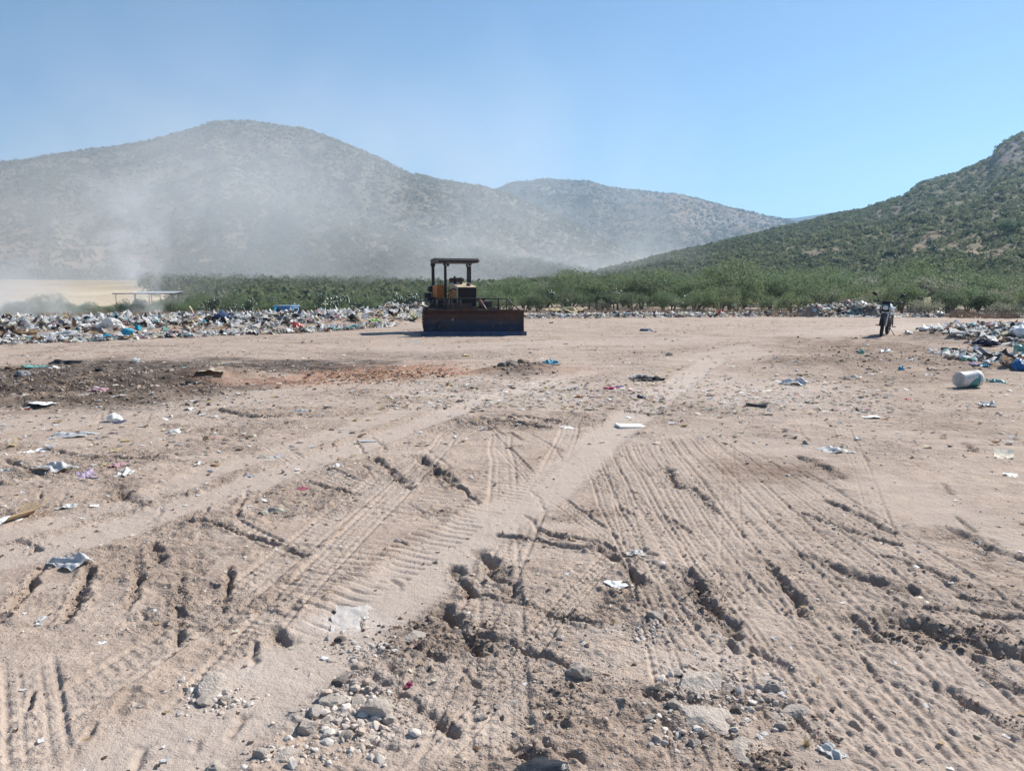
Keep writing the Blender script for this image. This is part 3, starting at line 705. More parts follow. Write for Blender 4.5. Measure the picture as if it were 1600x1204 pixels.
def tree_proto(kind, seed, mat, wd, ht, n=2000, size=.075):
    n = int(n * 1.5)
    g = np.random.default_rng(seed); m = MB(); clumps = []
    nb = g.integers(3, 6)
    for k in range(nb):
        a = 2 * math.pi * (k + g.random() * .7) / nb; q = wd * .5 * (.25 + .5 * g.random()); h = ht * (.55 + .3 * g.random())
        p1 = (math.cos(a) * q * .25, math.sin(a) * q * .25, h * .35); p2 = (math.cos(a) * q * .7, math.sin(a) * q * .7, h * .7); p3 = (math.cos(a) * q, math.sin(a) * q, h)
        m.tube([(0, 0, -.1), p1, p2, p3], [.07, .055, .035, .015], 6)
        for j in range(3):
            b = a + g.uniform(-1.2, 1.2); e = (p2[0] + math.cos(b) * wd * .2, p2[1] + math.sin(b) * wd * .2, h * g.uniform(.6, .95))
            m.tube([p1 if j == 0 else p2, ((p2[0] + e[0]) / 2, (p2[1] + e[1]) / 2, e[2] * .9), e], [.03, .02, .008], 5)
            clumps.append((e[0], e[1], e[2], wd * g.uniform(.10, .2)))
        clumps.append((p3[0], p3[1], p3[2], wd * g.uniform(.15, .24)))
    for k in range(9):
        a = g.random() * 6.28; q = wd * .5 * g.random() ** .6
        clumps.append((math.cos(a) * q, math.sin(a) * q, ht * (.35 + .5 * g.random()) * (1 - .25 * (q / wd * 2) ** 2), wd * g.uniform(.1, .19)))
    return m.mesh(kind + "_trunk"), leaf_cloud(kind + "_crown", clumps, n, size, g, .62), mat
PROTO = [tree_proto("tree", 1, LEAF[0], 4.2, 3.1, 2600), tree_proto("tree", 2, LEAF[0], 5.0, 3.4, 3000), tree_proto("tree", 3, LEAF[1], 3.6, 2.9, 2400),
         tree_proto("tree", 4, LEAF[1], 4.6, 3.2, 2600), tree_proto("tree", 5, LEAF[2], 3.2, 2.5, 1900), tree_proto("tree", 6, LEAF[3], 3.9, 2.8, 2000), tree_proto("tree", 7, LEAF[3], 3.0, 2.3, 1300)]
def nopal_proto(seed, ht):
    g = np.random.default_rng(seed); t = MB(); c = MB()
    t.tube([(0, 0, -.1), (.05, .02, ht * .2), (-.03, 0, ht * .42)], [.13, .1, .08], 8)
    tips = [(Vector((0, 0, ht * .38)), Vector((0, 0, 1)), 0)]
    for lvl in range(5):
        nx = []
        for p, d, l in tips:
            for k in range(g.integers(2, 4) if lvl < 4 else 1):
                d2 = (d + Vector(g.normal(size=3)) * .75 + Vector((0, 0, .35))).normalized(); L = .34 * g.uniform(.75, 1.15)
                ctr = p + d2 * L * .5
                M = d2.to_track_quat('Z', 'Y').to_euler(); rot = (Matrix.Rotation(g.random() * 3, 4, 'Z'))
                e = (d2.to_track_quat('Z', 'Y').to_matrix().to_4x4() @ rot).to_euler()
                c.ball(ctr, (L * .68, .055, L * 1.05), 1, e)
                if len(nx) < 26: nx.append((p + d2 * L * .95, d2, lvl))
        tips = nx
    return t.mesh("nopal_trunk"), c.mesh("nopal_crown"), MAT_NOPAL
NOPAL = [nopal_proto(3, 1.5), nopal_proto(8, 2.0), nopal_proto(12, 1.2)]
def plant(name, proto, loc, sc, rz, label, cat, group=None):
    tm, cm, mt = proto
    e = empty(name, loc, rz, label, cat, group); e.scale = (sc, sc, sc * random.uniform(.85, 1.15))
    a = link("trunk", tm, MAT_BARK if mt is not MAT_NOPAL else mt, e); b = link("crown", cm, mt, e)
    return e
HUE = {0: "mid green", 1: "mid green", 2: "dark green", 3: "dark green", 4: "yellow green", 5: "grey green", 6: "sparse grey green"}
g = np.random.default_rng(77)
def where_name(px):
    if px < 190: return "in the smoke beyond the burning rubbish"
    if px < 300: return "behind the open post shelter"
    if px < 430: return "between the post shelter and the blue hut"
    if px < 480: return "behind the blue hut"
    if px < 670: return "between the blue hut and the bulldozer"
    if px < 830: return "directly behind the bulldozer"
    if px < 960: return "behind the mound of straw"
    if px < 1180: return "between the straw mound and the far rubbish heap"
    if px < 1290: return "behind the low rubbish with the green weeds"
    if px < 1370: return "behind the far rubbish heap with brown cardboard"
    if px < 1430: return "directly behind the motorcycle"
    if px < 1480: return "behind the pale sign board"
    return "in the thicket beyond the sign board and black bags"
rows = [(53.5, 50, .80), (60, 54, .95), (68, 54, 1.0), (78, 50, 1.05), (90, 46, 1.12), (105, 44, 1.2)]
ntree = 0
for ri, (rd, cnt, sc0) in enumerate(rows):
    for k in range(cnt):
        px = -60 + 1720 * (k + g.uniform(.1, .9)) / cnt
        r = rd * (1 + g.uniform(-.05, .05))
        if px < 300:
            if ri < 2 or px < 10 or g.random() < .15: continue
            r = 73 + 4 * (ri - 2) + g.uniform(-1, 1)
        elif px < 670:
            if ri == 0 or ri > 4: continue
            r += 7
            if ri == 1 and g.random() < .3: continue
        th = math.atan((px - 800) / FPX); x, y = math.sin(th) * r, math.cos(th) * r
        z = gz(x, y)
        if px > 950 and ri >= 3:
            z = max(z, float(hill_z('near', np.array([th]), np.array([r]))[0]))
        i = int(g.choice(7, p=[.22, .18, .2, .16, .06, .12, .06]))
        s = sc0 * g.uniform(.72, 1.12) * (.5 if px < 300 else .66 if px < 670 else (.76 if px < 850 else .98)) * (.8 if ri == 0 else 1)
        far_ = ["in the front rank", "in the second rank", "in the middle", "in the middle", "toward the back", "at the back"][ri]
        plant("shrub_tree", PROTO[i], (x, y, z - .12), s, g.random() * 6.28, f"{HUE[i]} spreading shrub tree {where_name(px)}", "tree", "shrub trees of the thicket beyond the dump")
        ntree += 1
for k in range(52):
    px = g.choice([g.uniform(290, 670), g.uniform(500, 680), g.uniform(760, 1080), g.uniform(900, 1500)]); r = g.uniform(53, 78)
    if px < 670: r = g.uniform(60, 72)
    th = math.atan((px - 800) / FPX); x, y = math.sin(th) * r, math.cos(th) * r
    plant("prickly_pear", NOPAL[k % 3], (x, y, gz(x, y) - .05), g.uniform(.6, 1.0) * (1.0 if px < 670 else .8), g.random() * 6.28, f"prickly pear cactus with pale glinting pads {where_name(px)}", "cactus", "prickly pears among the shrub trees")
# the solitary small cactus trees standing on the bare brown patch of the slope
for px, py, s in ((1448, 398, 1.6), (1392, 410, 1.5), (1565, 372, 2.2), (1300, 415, 1.6)):
    r = 250 if px > 1320 else 200; th = math.atan((px - 800) / FPX)
    # walk up the slope until it is seen at that row
    best = min(((abs(to_px(math.sin(th) * q, math.cos(th) * q, float(hill_z('near', np.array([th]), np.array([q]))[0]))[1] - py), q) for q in range(105, 600, 4)))
    q = best[1]; z = float(hill_z('near', np.array([th]), np.array([float(q)]))[0])
    plant("slope_tree", NOPAL[1] if px != 1565 else PROTO[2], (math.sin(th) * q, math.cos(th) * q, z - .2), s * q / 250, px % 6,
          {1448: "tall dark cactus on the brown grass slope above the sign board", 1392: "dark stubby cactus on the brown grass slope above the motorcycle", 1565: "large dark tree at the upper rim of the brown grass slope", 1300: "dark cactus at the foot of the pale bare patch on the slope"}[px], "cactus" if px != 1565 else "tree")
print("trees", ntree, time.time() - _t0)

# dry grass strips
def grass(name, spots, n, hgt, mat, label):
    g = np.random.default_rng(len(spots) * 31 + n); V = []; per = n // len(spots)
    for (x0, x1, r0, r1) in spots:
        px = g.uniform(x0, x1, per); r = g.uniform(r0, r1, per); th = np.arctan((px - 800) / FPX)
        k = fbm(px / 25, r, 5, 3) > .42; th, r = th[k], r[k]
        x = np.sin(th) * r; y = np.cos(th) * r; z = ground(x, y)[0]
        h = hgt * g.uniform(.4, 1.2, len(x)); a = g.uniform(0, 6.28, len(x)); l = g.normal(0, .25, (len(x), 2)) * h[:, None]; wd = .018
        p0 = np.stack([x - np.cos(a) * wd, y - np.sin(a) * wd, z - .02], 1); p1 = np.stack([x + np.cos(a) * wd, y + np.sin(a) * wd, z - .02], 1); p2 = np.stack([x + l[:, 0], y + l[:, 1], z + h], 1)
        V.append(np.stack([p0, p1, p2], 1).reshape(-1, 3))
    V = np.concatenate(V); o = link(name, np_mesh(name, V, np.arange(len(V)).reshape(-1, 3), False), mat); tag(o, label, "grass", kind='stuff')
MAT_DRYGRASS = m_plain("dry_grass_blade", (.34, .24, .16), .8, scale=.4, var=.35)
MAT_STRAW = m_plain("straw", (.50, .38, .20), .8, scale=3, var=.3)
grass("dry_grass", [(300, 660, 44, 58), (60, 320, 42, 60), (200, 330, 36, 46), (840, 1270, 47, 53), (1480, 1700, 50, 55), (300, 600, 40, 46)], 24000, .42, MAT_DRYGRASS, "dry rust coloured grass along the foot of the thicket")

# ------------------------------------------------------------------ bulldozer
def rustmat(name, col, rust=(.12, .05, .025), amt=.7, rough=.55, sc=3):
    return m_plain(name, col, rough, 0, .3, sc, rust, amt, .3)
M_DZ = rustmat("worn_yellow_paint", (.50, .24, .07), amt=.75); M_OR = rustmat("orange_paint", (.62, .20, .035), amt=.45); M_BLK = rustmat("sooty_black_paint", (.028, .028, .032), (.07, .045, .035), .4)
M_BL = rustmat("rusty_blade_steel", (.065, .040, .035), (.13, .055, .03), .8, .5, 1.6); M_EDGE = rustmat("worn_blue_steel", (.05, .07, .13), (.10, .07, .06), .4, .3); M_GRL = rustmat("radiator_black", (.012, .012, .014), amt=.1)
M_HOOD = rustmat("beige_sheen_hood_paint", (.50, .40, .28), (.25, .15, .08), .4); M_TRK = rustmat("track_steel", (.06, .05, .045), (.13, .08, .05), .6); M_CHR = m_plain("bright_metal", (.6, .6, .6), .25, 1, .1)  # hood beige holds the sheen of its reflecting top as colour
M_LAMP = m_plain("lamp_glass", (.75, .75, .72), .15, 0, .05); M_RUB = m_plain("black_rubber", (.02, .02, .022), .75, 0, .2, 10)
def blade_material():
    m, t, b, L, N = new_mat("scraped_steel_with_blue_shade"); tc = N('ShaderNodeTexCoord').outputs['Object']; sp = N('ShaderNodeSeparateXYZ'); L(tc, sp.inputs[0])
    mp = N('ShaderNodeMapping'); mp.inputs['Scale'].default_value = (2.2, 2, 9); L(tc, mp.inputs[0]); n1 = noise(t, mp.outputs[0], 1.2, 6, .7); n2 = noise(t, tc, 5, 5, .7)
    ad = N('ShaderNodeMath'); L(sp.outputs[2], ad.inputs[0]); L(mul(t, n1, .5), ad.inputs[1])
    c = mixc(t, ramp(t, ad.outputs[0], .6, .95), (.022, .030, .055), (.060, .034, .030)); c = mixc(t, ramp(t, n2, .52, .68, 0, .75), c, (.13, .055, .032)); c = mixc(t, ramp(t, n1, .60, .74, 0, .5), c, (.10, .12, .16))  # rust above; lower navy also holds the shaded front's blue as colour
    L(c, b.inputs['Base Color']); b.inputs['Metallic'].default_value = .25; L(ramp(t, n1, .3, .7, .35, .7), b.inputs['Roughness'])
    bp = N('ShaderNodeBump'); bp.inputs['Strength'].default_value = .5; bp.inputs['Distance'].default_value = .03; L(n1, bp.inputs['Height']); L(bp.outputs[0], b.inputs['Normal']); return m
def bulldozer():
    b0 = P(741, 523.5)
    e = empty("bulldozer", (b0.x, 26.6, gz(b0.x, 26.6) - .01), R(16), "worn orange and black bulldozer with rusty blade and open canopy", "bulldozer")
    # blade, angled back square to the view
    bl = MB(); prof_ = [(-.12, .1), (-.02, .2), (.06, .38), (.07, .55), (.02, .74), (-.08, .88)]
    th = .035; poly = prof_ + [(y + th, z) for y, z in reversed(prof_)]
    Mx = Matrix(((0, 0, 1, 0), (1, 0, 0, 0), (0, 1, 0, 0), (0, 0, 0, 1)))
    bl.prism(poly, -1.69, 1.69, Mx)
    for x in (-1.2, -.4, .4, 1.2): bl.box((x, .16, .5), (.05, .14, .72))
    bl.box((0, .14, .86), (3.3, .1, .06)); bl.box((0, .17, .45), (3.3, .12, .12))
    M_BD = blade_material(); bo = bl.build("blade", M_BD, e); bo.rotation_euler = (0, 0, R(-13))
    for sx in (-1, 1):
        p = MB(); p.prism([(-.18, .0), (.16, .02), (.16, .5), (.12, .9), (-.10, .9), (-.02, .6), (-.04, .35)], -.02, .02, Mx)
        o = p.build("end_plate", M_BD, bo); o.location = (sx * 1.71, 0, 0)
        p = MB(); p.box((0, 0, 0), (.2, .05, .16), None, .01); o = p.build("corner_bit", M_EDGE, bo); o.location = (sx * 1.72, -.14, .07)
    p = MB(); p.box((0, -.13, .075), (3.26, .035, .15), (R(-18), 0, 0), .005)
    for k in range(17): p.lathe([(.016, 0), (.016, .012), (.008, .018)], Matrix.Translation((-1.55 + k * .194, -.165, .09)) @ Matrix.Rotation(R(90 - 18), 4, 'X'), 8)
    p.build("cutting_edge", M_EDGE, bo)
    gd = MB(); gd.tube([(-1.66, .02, .87), (-1.27, .04, 1.27), (1.14, .04, 1.27), (1.58, .02, .87)], .022, 8)
    for x in (-1.27, -.85, -.45, .86, 1.14): gd.tube([(x, .03, .86), (x, .04, 1.26)], .018 if x != .86 else .035, 6)
    gd.tube([(-1.45, .03, 1.08), (-.45, .03, 1.08)], .012, 6); gd.build("blade_guard", M_BLK, bo)
    # undercarriage
    for sx in (-1, 1):
        t = MB(); pts = []; L, h, r = 2.35, .42, .41
        for k in range(60):
            u = k / 60 * (2 * L + 2 * math.pi * r); 
            if u < L: q = (1.05 + u, 2 * r, 0)
            elif u < L + math.pi * r: a = (u - L) / r; q = (1.05 + L + r * math.sin(a), r + r * math.cos(a), a)
            elif u < 2 * L + math.pi * r: q = (1.05 + L - (u - L - math.pi * r), 0, math.pi)
            else: a = (u - 2 * L - math.pi * r) / r; q = (1.05 - r * math.sin(a), r - r * math.cos(a), math.pi + a)
            t.box((sx * .95, q[0], q[1] + .06), (.44, .105, .03), (-q[2], 0, 0), .004)
            n = (math.sin(q[2]), math.cos(q[2])); t.box((sx * .95, q[0] + n[0] * .03, q[1] + .06 + n[1] * .03), (.44, .015, .045), (-q[2], 0, 0), 0)
        tr = t.build("track", M_TRK, e)
        f = MB(); f.box((sx * .95, 2.25, .42), (.22, 2.2, .26))
        for k in range(5): f.lathe([(.12, -.12), (.12, .12)], Matrix.Translation((sx * .95, 1.4 + k * .42, .22)) @ Matrix.Rotation(math.pi / 2, 4, 'Y'), 14)
        f.build("track_frame", M_BL, tr)
        f = MB(); f.lathe([(.1, -.14), (.27, -.1), (.27, .1), (.1, .14)], Matrix.Translation((sx * .95, 3.5, .4)) @ Matrix.Rotation(math.pi / 2, 4, 'Y'), 20); f.build("sprocket", M_TRK, tr)
        f = MB(); f.lathe([(.08, -.12), (.29, -.08), (.29, .08), (.08, .12)], Matrix.Translation((sx * .95, 1.05, .4)) @ Matrix.Rotation(math.pi / 2, 4, 'Y'), 20); f.build("idler", M_TRK, tr)
        f = MB(); f.box((sx * 1.18, 1.3, .36), (.1, 2.4, .16), (R(3), 0, 0), .02); f.box((sx * .9, .28, .36), (.7, .12, .14)); f.build("push_arm", M_BLK, e)
        f = MB(); f.tube([(sx * .5, 1.15, 1.2), (sx * .62, .55, .78)], .05, 10); cyl = f.build("lift_cylinder", M_BL, e)
        f = MB(); f.tube([(sx * .62, .56, .79), (sx * .7, .2, .52)], .026, 8); f.build("piston_rod", M_CHR, cyl)
        f = MB(); f.box((sx * .92, 2.9, 1.13), (.5, 1.75, .05), None, .01); f.box((sx * .92, 2.0, 1.02), (.5, .04, .24)); f.box((sx * .92, 3.2, 1.2), (.4, .8, .12), None, .02); f.build("fender", M_BLK, e)
    # body
    m = MB(); m.box((-.55, 1.25, 1.02), (.5, .1, .42)); m.box((-.75, 2.1, 1.08), (.6, .1, .3)); m.box((-.3, .95, .85), (.9, .08, .5)); m.box((0, 2.0, .72), (.72, 2.2, .5)); m.box((0, 3.2, .78), (1.1, 1.5, .42)); m.box((0, 1.15, .62), (.95, .3, .5)); m.build("chassis", M_BL, e)
    m = MB(); m.prism([(1.0, .62), (1.0, 1.66), (1.12, 1.69), (2.55, 1.84), (2.55, .9), (1.3, .7)], -.345, .345, Mx); hood = m.build("hood", M_HOOD, e)
    for sx in (-1, 1):
        m = MB(); m.box((sx * .352, 1.8, 1.3), (.02, 1.2, .55), None, .004)
        for k in range(7): m.box((sx * .366, 1.35 + k * .13, 1.3), (.014, .05, .38), None, 0)
        m.build("side_panel", M_DZ, hood)
        m = MB(); m.tube([(sx * .38, 1.1, 1.55), (sx * .4, 1.5, 1.62), (sx * .42, 2.5, 1.5)], .02, 6); m.tube([(sx * .4, 1.15, 1.2), (sx * .46, 1.8, 1.1), (sx * .42, 2.4, 1.15)], .015, 6); m.build("hose", M_BLK, hood)
    m = MB(); m.box((0, .985, 1.17), (.66, .03, .98), None, .004)
    for k in range(12): m.box((0, .965, .74 + k * .08), (.6, .02, .025), (R(25), 0, 0), 0)
    m.build("grille", M_GRL, e)
    m = MB(); m.tube([(-.2, 2.15, 1.78), (-.2, 2.15, 1.98), (-.2, 2.2, 2.04)], .05, 10); m.build("exhaust_pipe", M_BLK, hood)
    m = MB(); m.lathe([(.05, 1.75), (.05, 1.86), (.13, 1.88), (.14, 1.98), (.06, 2.02)], Matrix.Translation((-.02, 1.95, 0)), 14); m.build("air_cleaner", M_BLK, hood)
    m = MB(); m.lathe([(.07, 1.7), (.09, 1.78), (.05, 1.81)], Matrix.Translation((.12, 1.3, 0)), 12); m.build("radiator_cap", M_BL, hood)
    # operator station
    m = MB(); m.box((0, 3.15, 1.02), (1.1, 1.3, .06)); m.box((0, 2.6, 1.35), (.7, .08, .6)); m.build("cab_floor", M_BLK, e)
    m = MB(); m.box((-.60, 3.2, 1.50), (.36, .9, .48), None, .03); m.build("fuel_tank", M_OR, e)
    m = MB(); m.box((.62, 3.2, 1.3), (.3, .9, .5), None, .03); m.build("toolbox", M_BLK, e)
    st = MB(); st.box((.05, 3.35, 1.35), (.5, .48, .16), None, .04); seat = st.build("seat", M_RUB, e)
    m = MB(); m.box((.12, 3.62, 1.75), (.48, .12, .55), (R(-8), 0, 0), .04); m.build("backrest", rustmat("cracked_brown_vinyl", (.13, .05, .04)), seat)
    for x in (-.18, -.1, .28): m = MB(); m.tube([(x, 2.75, 1.1), (x, 2.85, 1.75)], .012, 6); m.ball((x, 2.86, 1.78), (.05, .05, .05), 1); m.build("lever", M_BLK, e)
    m = MB(); m.tube([(-.68, 2.95, 1.74), (-.68, 2.97, 1.88), (-.42, 3.5, 1.9), (-.42, 3.55, 1.74)], .014, 6); m.tube([(-.55, 3.2, 1.74), (-.55, 3.2, 1.88)], .012, 6); m.build("handrail", M_BLK, e)
    # canopy
    for x, y, q in ((-.47, 2.6, .045), (.47, 2.6, .042), (-.70, 3.9, .055), (.70, 3.9, .052)):
        m = MB(); m.box((x, y, 1.82), (q * 2, q * 2, 1.58), None, .008); m.box((x, y, 2.52), (q * 3, q * 3, .1)); m.build("canopy_post", M_BLK, e)
    m = MB(); m.prism([(2.42, 2.57), (2.38, 2.66), (2.46, 2.73), (3.2, 2.755), (4.0, 2.74), (4.08, 2.68), (4.06, 2.57)], -.76, .76, Mx); m.build("canopy_roof", M_BLK, e)
    m = MB(); m.box((.80, 3.2, 2.65), (.07, 1.5, .13), None, .01); m.build("roof_side_trim", m_plain("dusty_grey_paint", (.6, .6, .58), .6), e)
    for x, z in ((-.40, 2.50), (.43, 2.50)):
        m = MB(); m.lathe([(.03, .07), (.075, .02), (.085, -.02)], Matrix.Translation((x, 2.5, z)) @ Matrix.Rotation(R(90), 4, 'X'), 18); l = m.build("work_lamp", M_BLK, e)
        m = MB(); m.ball((x, 2.475, z), (.15, .05, .15), 2); m.build("lens", M_LAMP, l)
    m = MB(); m.lathe([(.05, .1), (.11, .06), (.125, -.03), (.10, -.08)], Matrix.Translation((-.83, 3.7, 1.6)) @ Matrix.Rotation(R(90), 4, 'X'), 18); m.box((-.76, 3.78, 1.6), (.12, .05, .05)); m.build("side_lamp", M_BLK, e)
    m = MB(); m.box((-.98, 3.6, 1.32), (.26, .4, .26), None, .02); m.build("battery_box", M_BLK, e)
    return e
bulldozer()

# ------------------------------------------------------------------ motorcycle
def motorcycle():
    x0, y0 = (1381 - 800) / FPX * 24.2, 24.2
    e = empty("motorcycle", (x0, y0, gz(x0, y0)), R(-33), "dusty motorcycle parked on its side stand facing the viewer", "motorcycle")
    e.rotation_euler = (0, R(5), R(-33))
    rim = m_plain("wheel_alloy", (.5, .5, .5), .35, .6); blk = m_plain("satin_black_plastic", (.02, .021, .024), .45); dusty = m_plain("dusty_black", (.05, .045, .042), .7)
    teal = m_plain("green_white_plastic", (.30, .55, .50), .35); silver = m_plain("silver_tank_paint", (.62, .66, .68), .35, .2); glass = m_plain("mirror_glass", (.55, .6, .65), .08, 1)
    def wheel(y, x=0, rz=0):
        w_ = MB(); w_.torus((0, 0, 0), .265, .052, 'x', 40, 10, .012); wo = w_.build("wheel", M_RUB, e); wo.location = (x, y, .315); wo.rotation_euler = (0, 0, rz)
        r_ = MB(); r_.torus((0, 0, 0), .215, .016, 'x', 36, 8)
        for k in range(18):
            a = k * math.pi / 9; s = .025 if k % 2 else -.025; r_.tube([(s, math.cos(a + .2) * .03, math.sin(a + .2) * .03), (0, math.cos(a) * .21, math.sin(a) * .21)], .003, 4)
        r_.lathe([(.035, -.05), (.035, .05)], Matrix.Rotation(math.pi / 2, 4, 'Y'), 12); r_.build("rim", rim, wo)
        d = MB(); d.lathe([(.11, -.045), (.11, -.05)], Matrix.Rotation(math.pi / 2, 4, 'Y'), 24); d.build("brake_disc", M_CHR, wo)
    wheel(-.66, 0, R(6)); wheel(.66)
    for s in (-1, 1):
        m = MB(); m.tube([(s * .085, -.66, .31), (s * .085, -.50, .72), (s * .08, -.40, 1.0)], [.027, .027, .02], 10); m.build("fork_leg", dusty if s < 0 else silver, e)
    m = MB()
    for k in range(9):
        a = R(38 + k * 13); m.box((0, -.66 - math.cos(a) * .37, .33 + math.sin(a) * .37), (.11, .11, .012), (math.pi / 2 - a, 0, 0), .004)
    m.build("front_fender", dusty, e)
    m = MB(); m.box((0, -.55, .87), (.24, .1, .26), (R(-18), 0, 0), .05); m.box((0, -.5, 1.0), (.2, .06, .1), (R(-35), 0, 0), .02); f = m.build("headlamp_cowl", blk, e)
    m = MB(); m.ball((0, -.605, .86), (.17, .07, .16), 2); m.build("headlamp", M_LAMP, f)
    m = MB(); m.box((0, -.56, 1.01), (.22, .02, .13), (R(-30), 0, 0), .01); m.build("visor", blk, f)
    m = MB(); m.box((0, -.585, .955), (.2, .015, .03), (R(-20), 0, 0), .004); m.box((-.115, -.57, .87), (.02, .04, .16), (R(-14), 0, 0), .004); m.box((.115, -.57, .87), (.02, .04, .16), (R(-14), 0, 0), .004); m.build("cowl_trim", teal, f)
    for s in (-1, 1):
        m = MB(); m.ball((s * .2, -.47, .78), (.05, .09, .05), 2); m.tube([(s * .09, -.46, .78), (s * .2, -.46, .78)], .01, 6); m.build("indicator", m_plain("amber_lens", (.6, .22, .03), .3), e)
    m = MB(); m.tube([(-.40, -.28, 1.04), (-.25, -.36, 1.06), (-.1, -.42, 1.02), (.1, -.42, 1.02), (.25, -.36, 1.06), (.40, -.28, 1.04)], .019, 8)
    for s in (-1, 1): m.tube([(s * .29, -.34, 1.055), (s * .41, -.275, 1.04)], .027, 8); m.box((s * .31, -.40, 1.05), (.17, .02, .05), (0, 0, s * R(30)), .01)
    hb = m.build("handlebar", blk, e)
    for s in (-1, 1):
        m = MB(); m.tube([(s * .26, -.36, 1.07), (s * .30, -.33, 1.17), (s * .37, -.32, 1.24)], .011, 6); m.ball((s * .39, -.325, 1.26), (.17, .05, .11), 2, (0, s * R(-15), 0)); mo = m.build("mirror", blk, hb)
        m = MB(); m.ball((s * .39, -.305, 1.26), (.14, .03, .085), 2, (0, s * R(-15), 0)); m.build("mirror_glass", glass, mo)
    m = MB(); m.ball((0, -.14, .87), (.30, .52, .27), 3); m.box((.0, -.14, .8), (.24, .36, .16), None, .05); m.build("fuel_tank", silver, e)
    for s in (-1, 1): m = MB(); m.box((s * .17, -.3, .78), (.03, .34, .22), (0, 0, s * R(-12)), .012); m.build("side_shroud", dusty if s < 0 else silver, e)
    m = MB(); m.box((0, .38, .83), (.24, .68, .08), (R(3), 0, 0), .035); m.build("seat", blk, e)
    m = MB(); m.box((0, .86, .80), (.2, .24, .02), (R(14), 0, 0), .008); m.tube([(-.1, .6, .8), (-.12, .95, .9), (.12, .95, .9), (.1, .6, .8)], .012, 6); m.build("luggage_rack", blk, e)
    m = MB(); m.box((0, 0, .45), (.22, .34, .3), None, .04)
    for k in range(6): m.box((0, -.1, .52 + k * .028), (.2, .18, .01), (R(15), 0, 0), 0)
    m.lathe([(.1, -.15), (.1, .15)], Matrix.Translation((0, .05, .4)) @ Matrix.Rotation(math.pi / 2, 4, 'Y'), 18); m.build("engine", dusty, e)
    m = MB(); m.tube([(0, -.4, .95), (0, -.28, .45), (0, .05, .27), (0, .35, .4), (0, .5, .78), (0, -.3, .85)], .02, 8); m.build("frame", blk, e)
    m = MB()
    for s in (-1, 1): m.tube([(s * .1, .2, .36), (s * .1, .66, .315)], .018, 8); m.tube([(s * .12, .62, .34), (s * .1, .45, .76)], .022, 8)
    m.build("swingarm", dusty, e)
    m = MB(); m.tube([(-.05, -.12, .5), (-.1, -.2, .3), (-.15, .1, .25), (-.16, .4, .33), (-.17, .8, .45)], [.018, .02, .02, .035, .04], 10); m.build("exhaust", M_CHR, e)
    m = MB(); m.tube([(-.26, .05, .28), (.26, .05, .28)], .012, 6); m.box((-.25, .05, .29), (.1, .04, .02)); m.box((.25, .05, .29), (.1, .04, .02)); m.tube([(.12, -.05, .5), (.2, -.2, .52), (.2, .02, .3)], .012, 6); m.build("foot_pegs", blk, e)
    m = MB(); m.tube([(.1, .08, .27), (.26, .14, .04)], .011, 6); m.box((.27, .14, .03), (.06, .05, .01), None, 0); m.build("side_stand", blk, e)
    m = MB(); m.box((0, -.585, .72), (.18, .01, .09), (R(-10), 0, 0), .003); m.build("number_plate", m_plain("pale_plate", (.7, .72, .7), .5), e)
motorcycle()

# ------------------------------------------------------------------ bucket, shelter, hut, sign, bird
def bucket():
    p = P(1511, 606); x, y = p.x, p.y; z = gz(x, y)
    e = empty("bucket", (x, y, z + .165), R(0), "white plastic bucket with teal label lying on its side on brown soil", "bucket")
    e.rotation_euler = (R(0), 0, R(22)); e.scale = (.84, .84, .84); e.location.z = z + .14
    q = Matrix.Rotation(math.pi / 2, 4, 'Y')
    white = m_plain("dirty_white_plastic", (.72, .71, .67), .45, 0, .08, 5, (.38, .32, .25), .5, .1)
    m = MB(); m.lathe([(.001, -.25), (.138, -.25), (.146, -.245), (.148, -.235), (.158, .16), (.166, .17), (.166, .185), (.158, .19), (.163, .2), (.163, .25), (.155, .25), (.150, .2), (.14, -.22), (.001, -.22)], q, 48, False)
    m.build("shell", white, e)
    m = MB(); m.lathe([(.02, -.253), (.10, -.256), (.11, -.252)], q, 40, False); m.build("base_ring", m_plain("grubby_white_plastic", (.5, .48, .43), .5), e)
    # printed wrap on the far half: white above, teal below
    m = MB()
    for i in range(40):
        a0 = R(140 + i * 5); a1 = R(140 + (i + 1) * 5); e0 = .20 * float(ss(0, 13, i)); e1 = .20 * float(ss(0, 13, i + 1))
        for (u0, u1) in ((-.09, .165),):
            r0, r1 = .1545, .1590
            vs = [m.bm.verts.new((u, math.cos(a) * r_, math.sin(a) * r_)) for u, a, r_ in ((u0 + .2 - e0, a0, r0), (u1, a0, r1), (u1, a1, r1), (u0 + .2 - e1, a1, r0))]
            m.bm.faces.new(vs)
    m.build("label", m_plain("teal_print", (.02, .22, .24), .4, 0, .2, 5, (.35, .4, .4), .3), e)
    m = MB(); m.tube([(.17, .17, 0), (.14, .19, -.08), (.10, .17, -.14), (.17, 0, -.155), (.17, -.1, -.15)], .004, 6); m.build("handle", M_CHR, e)
    return e
bucket()
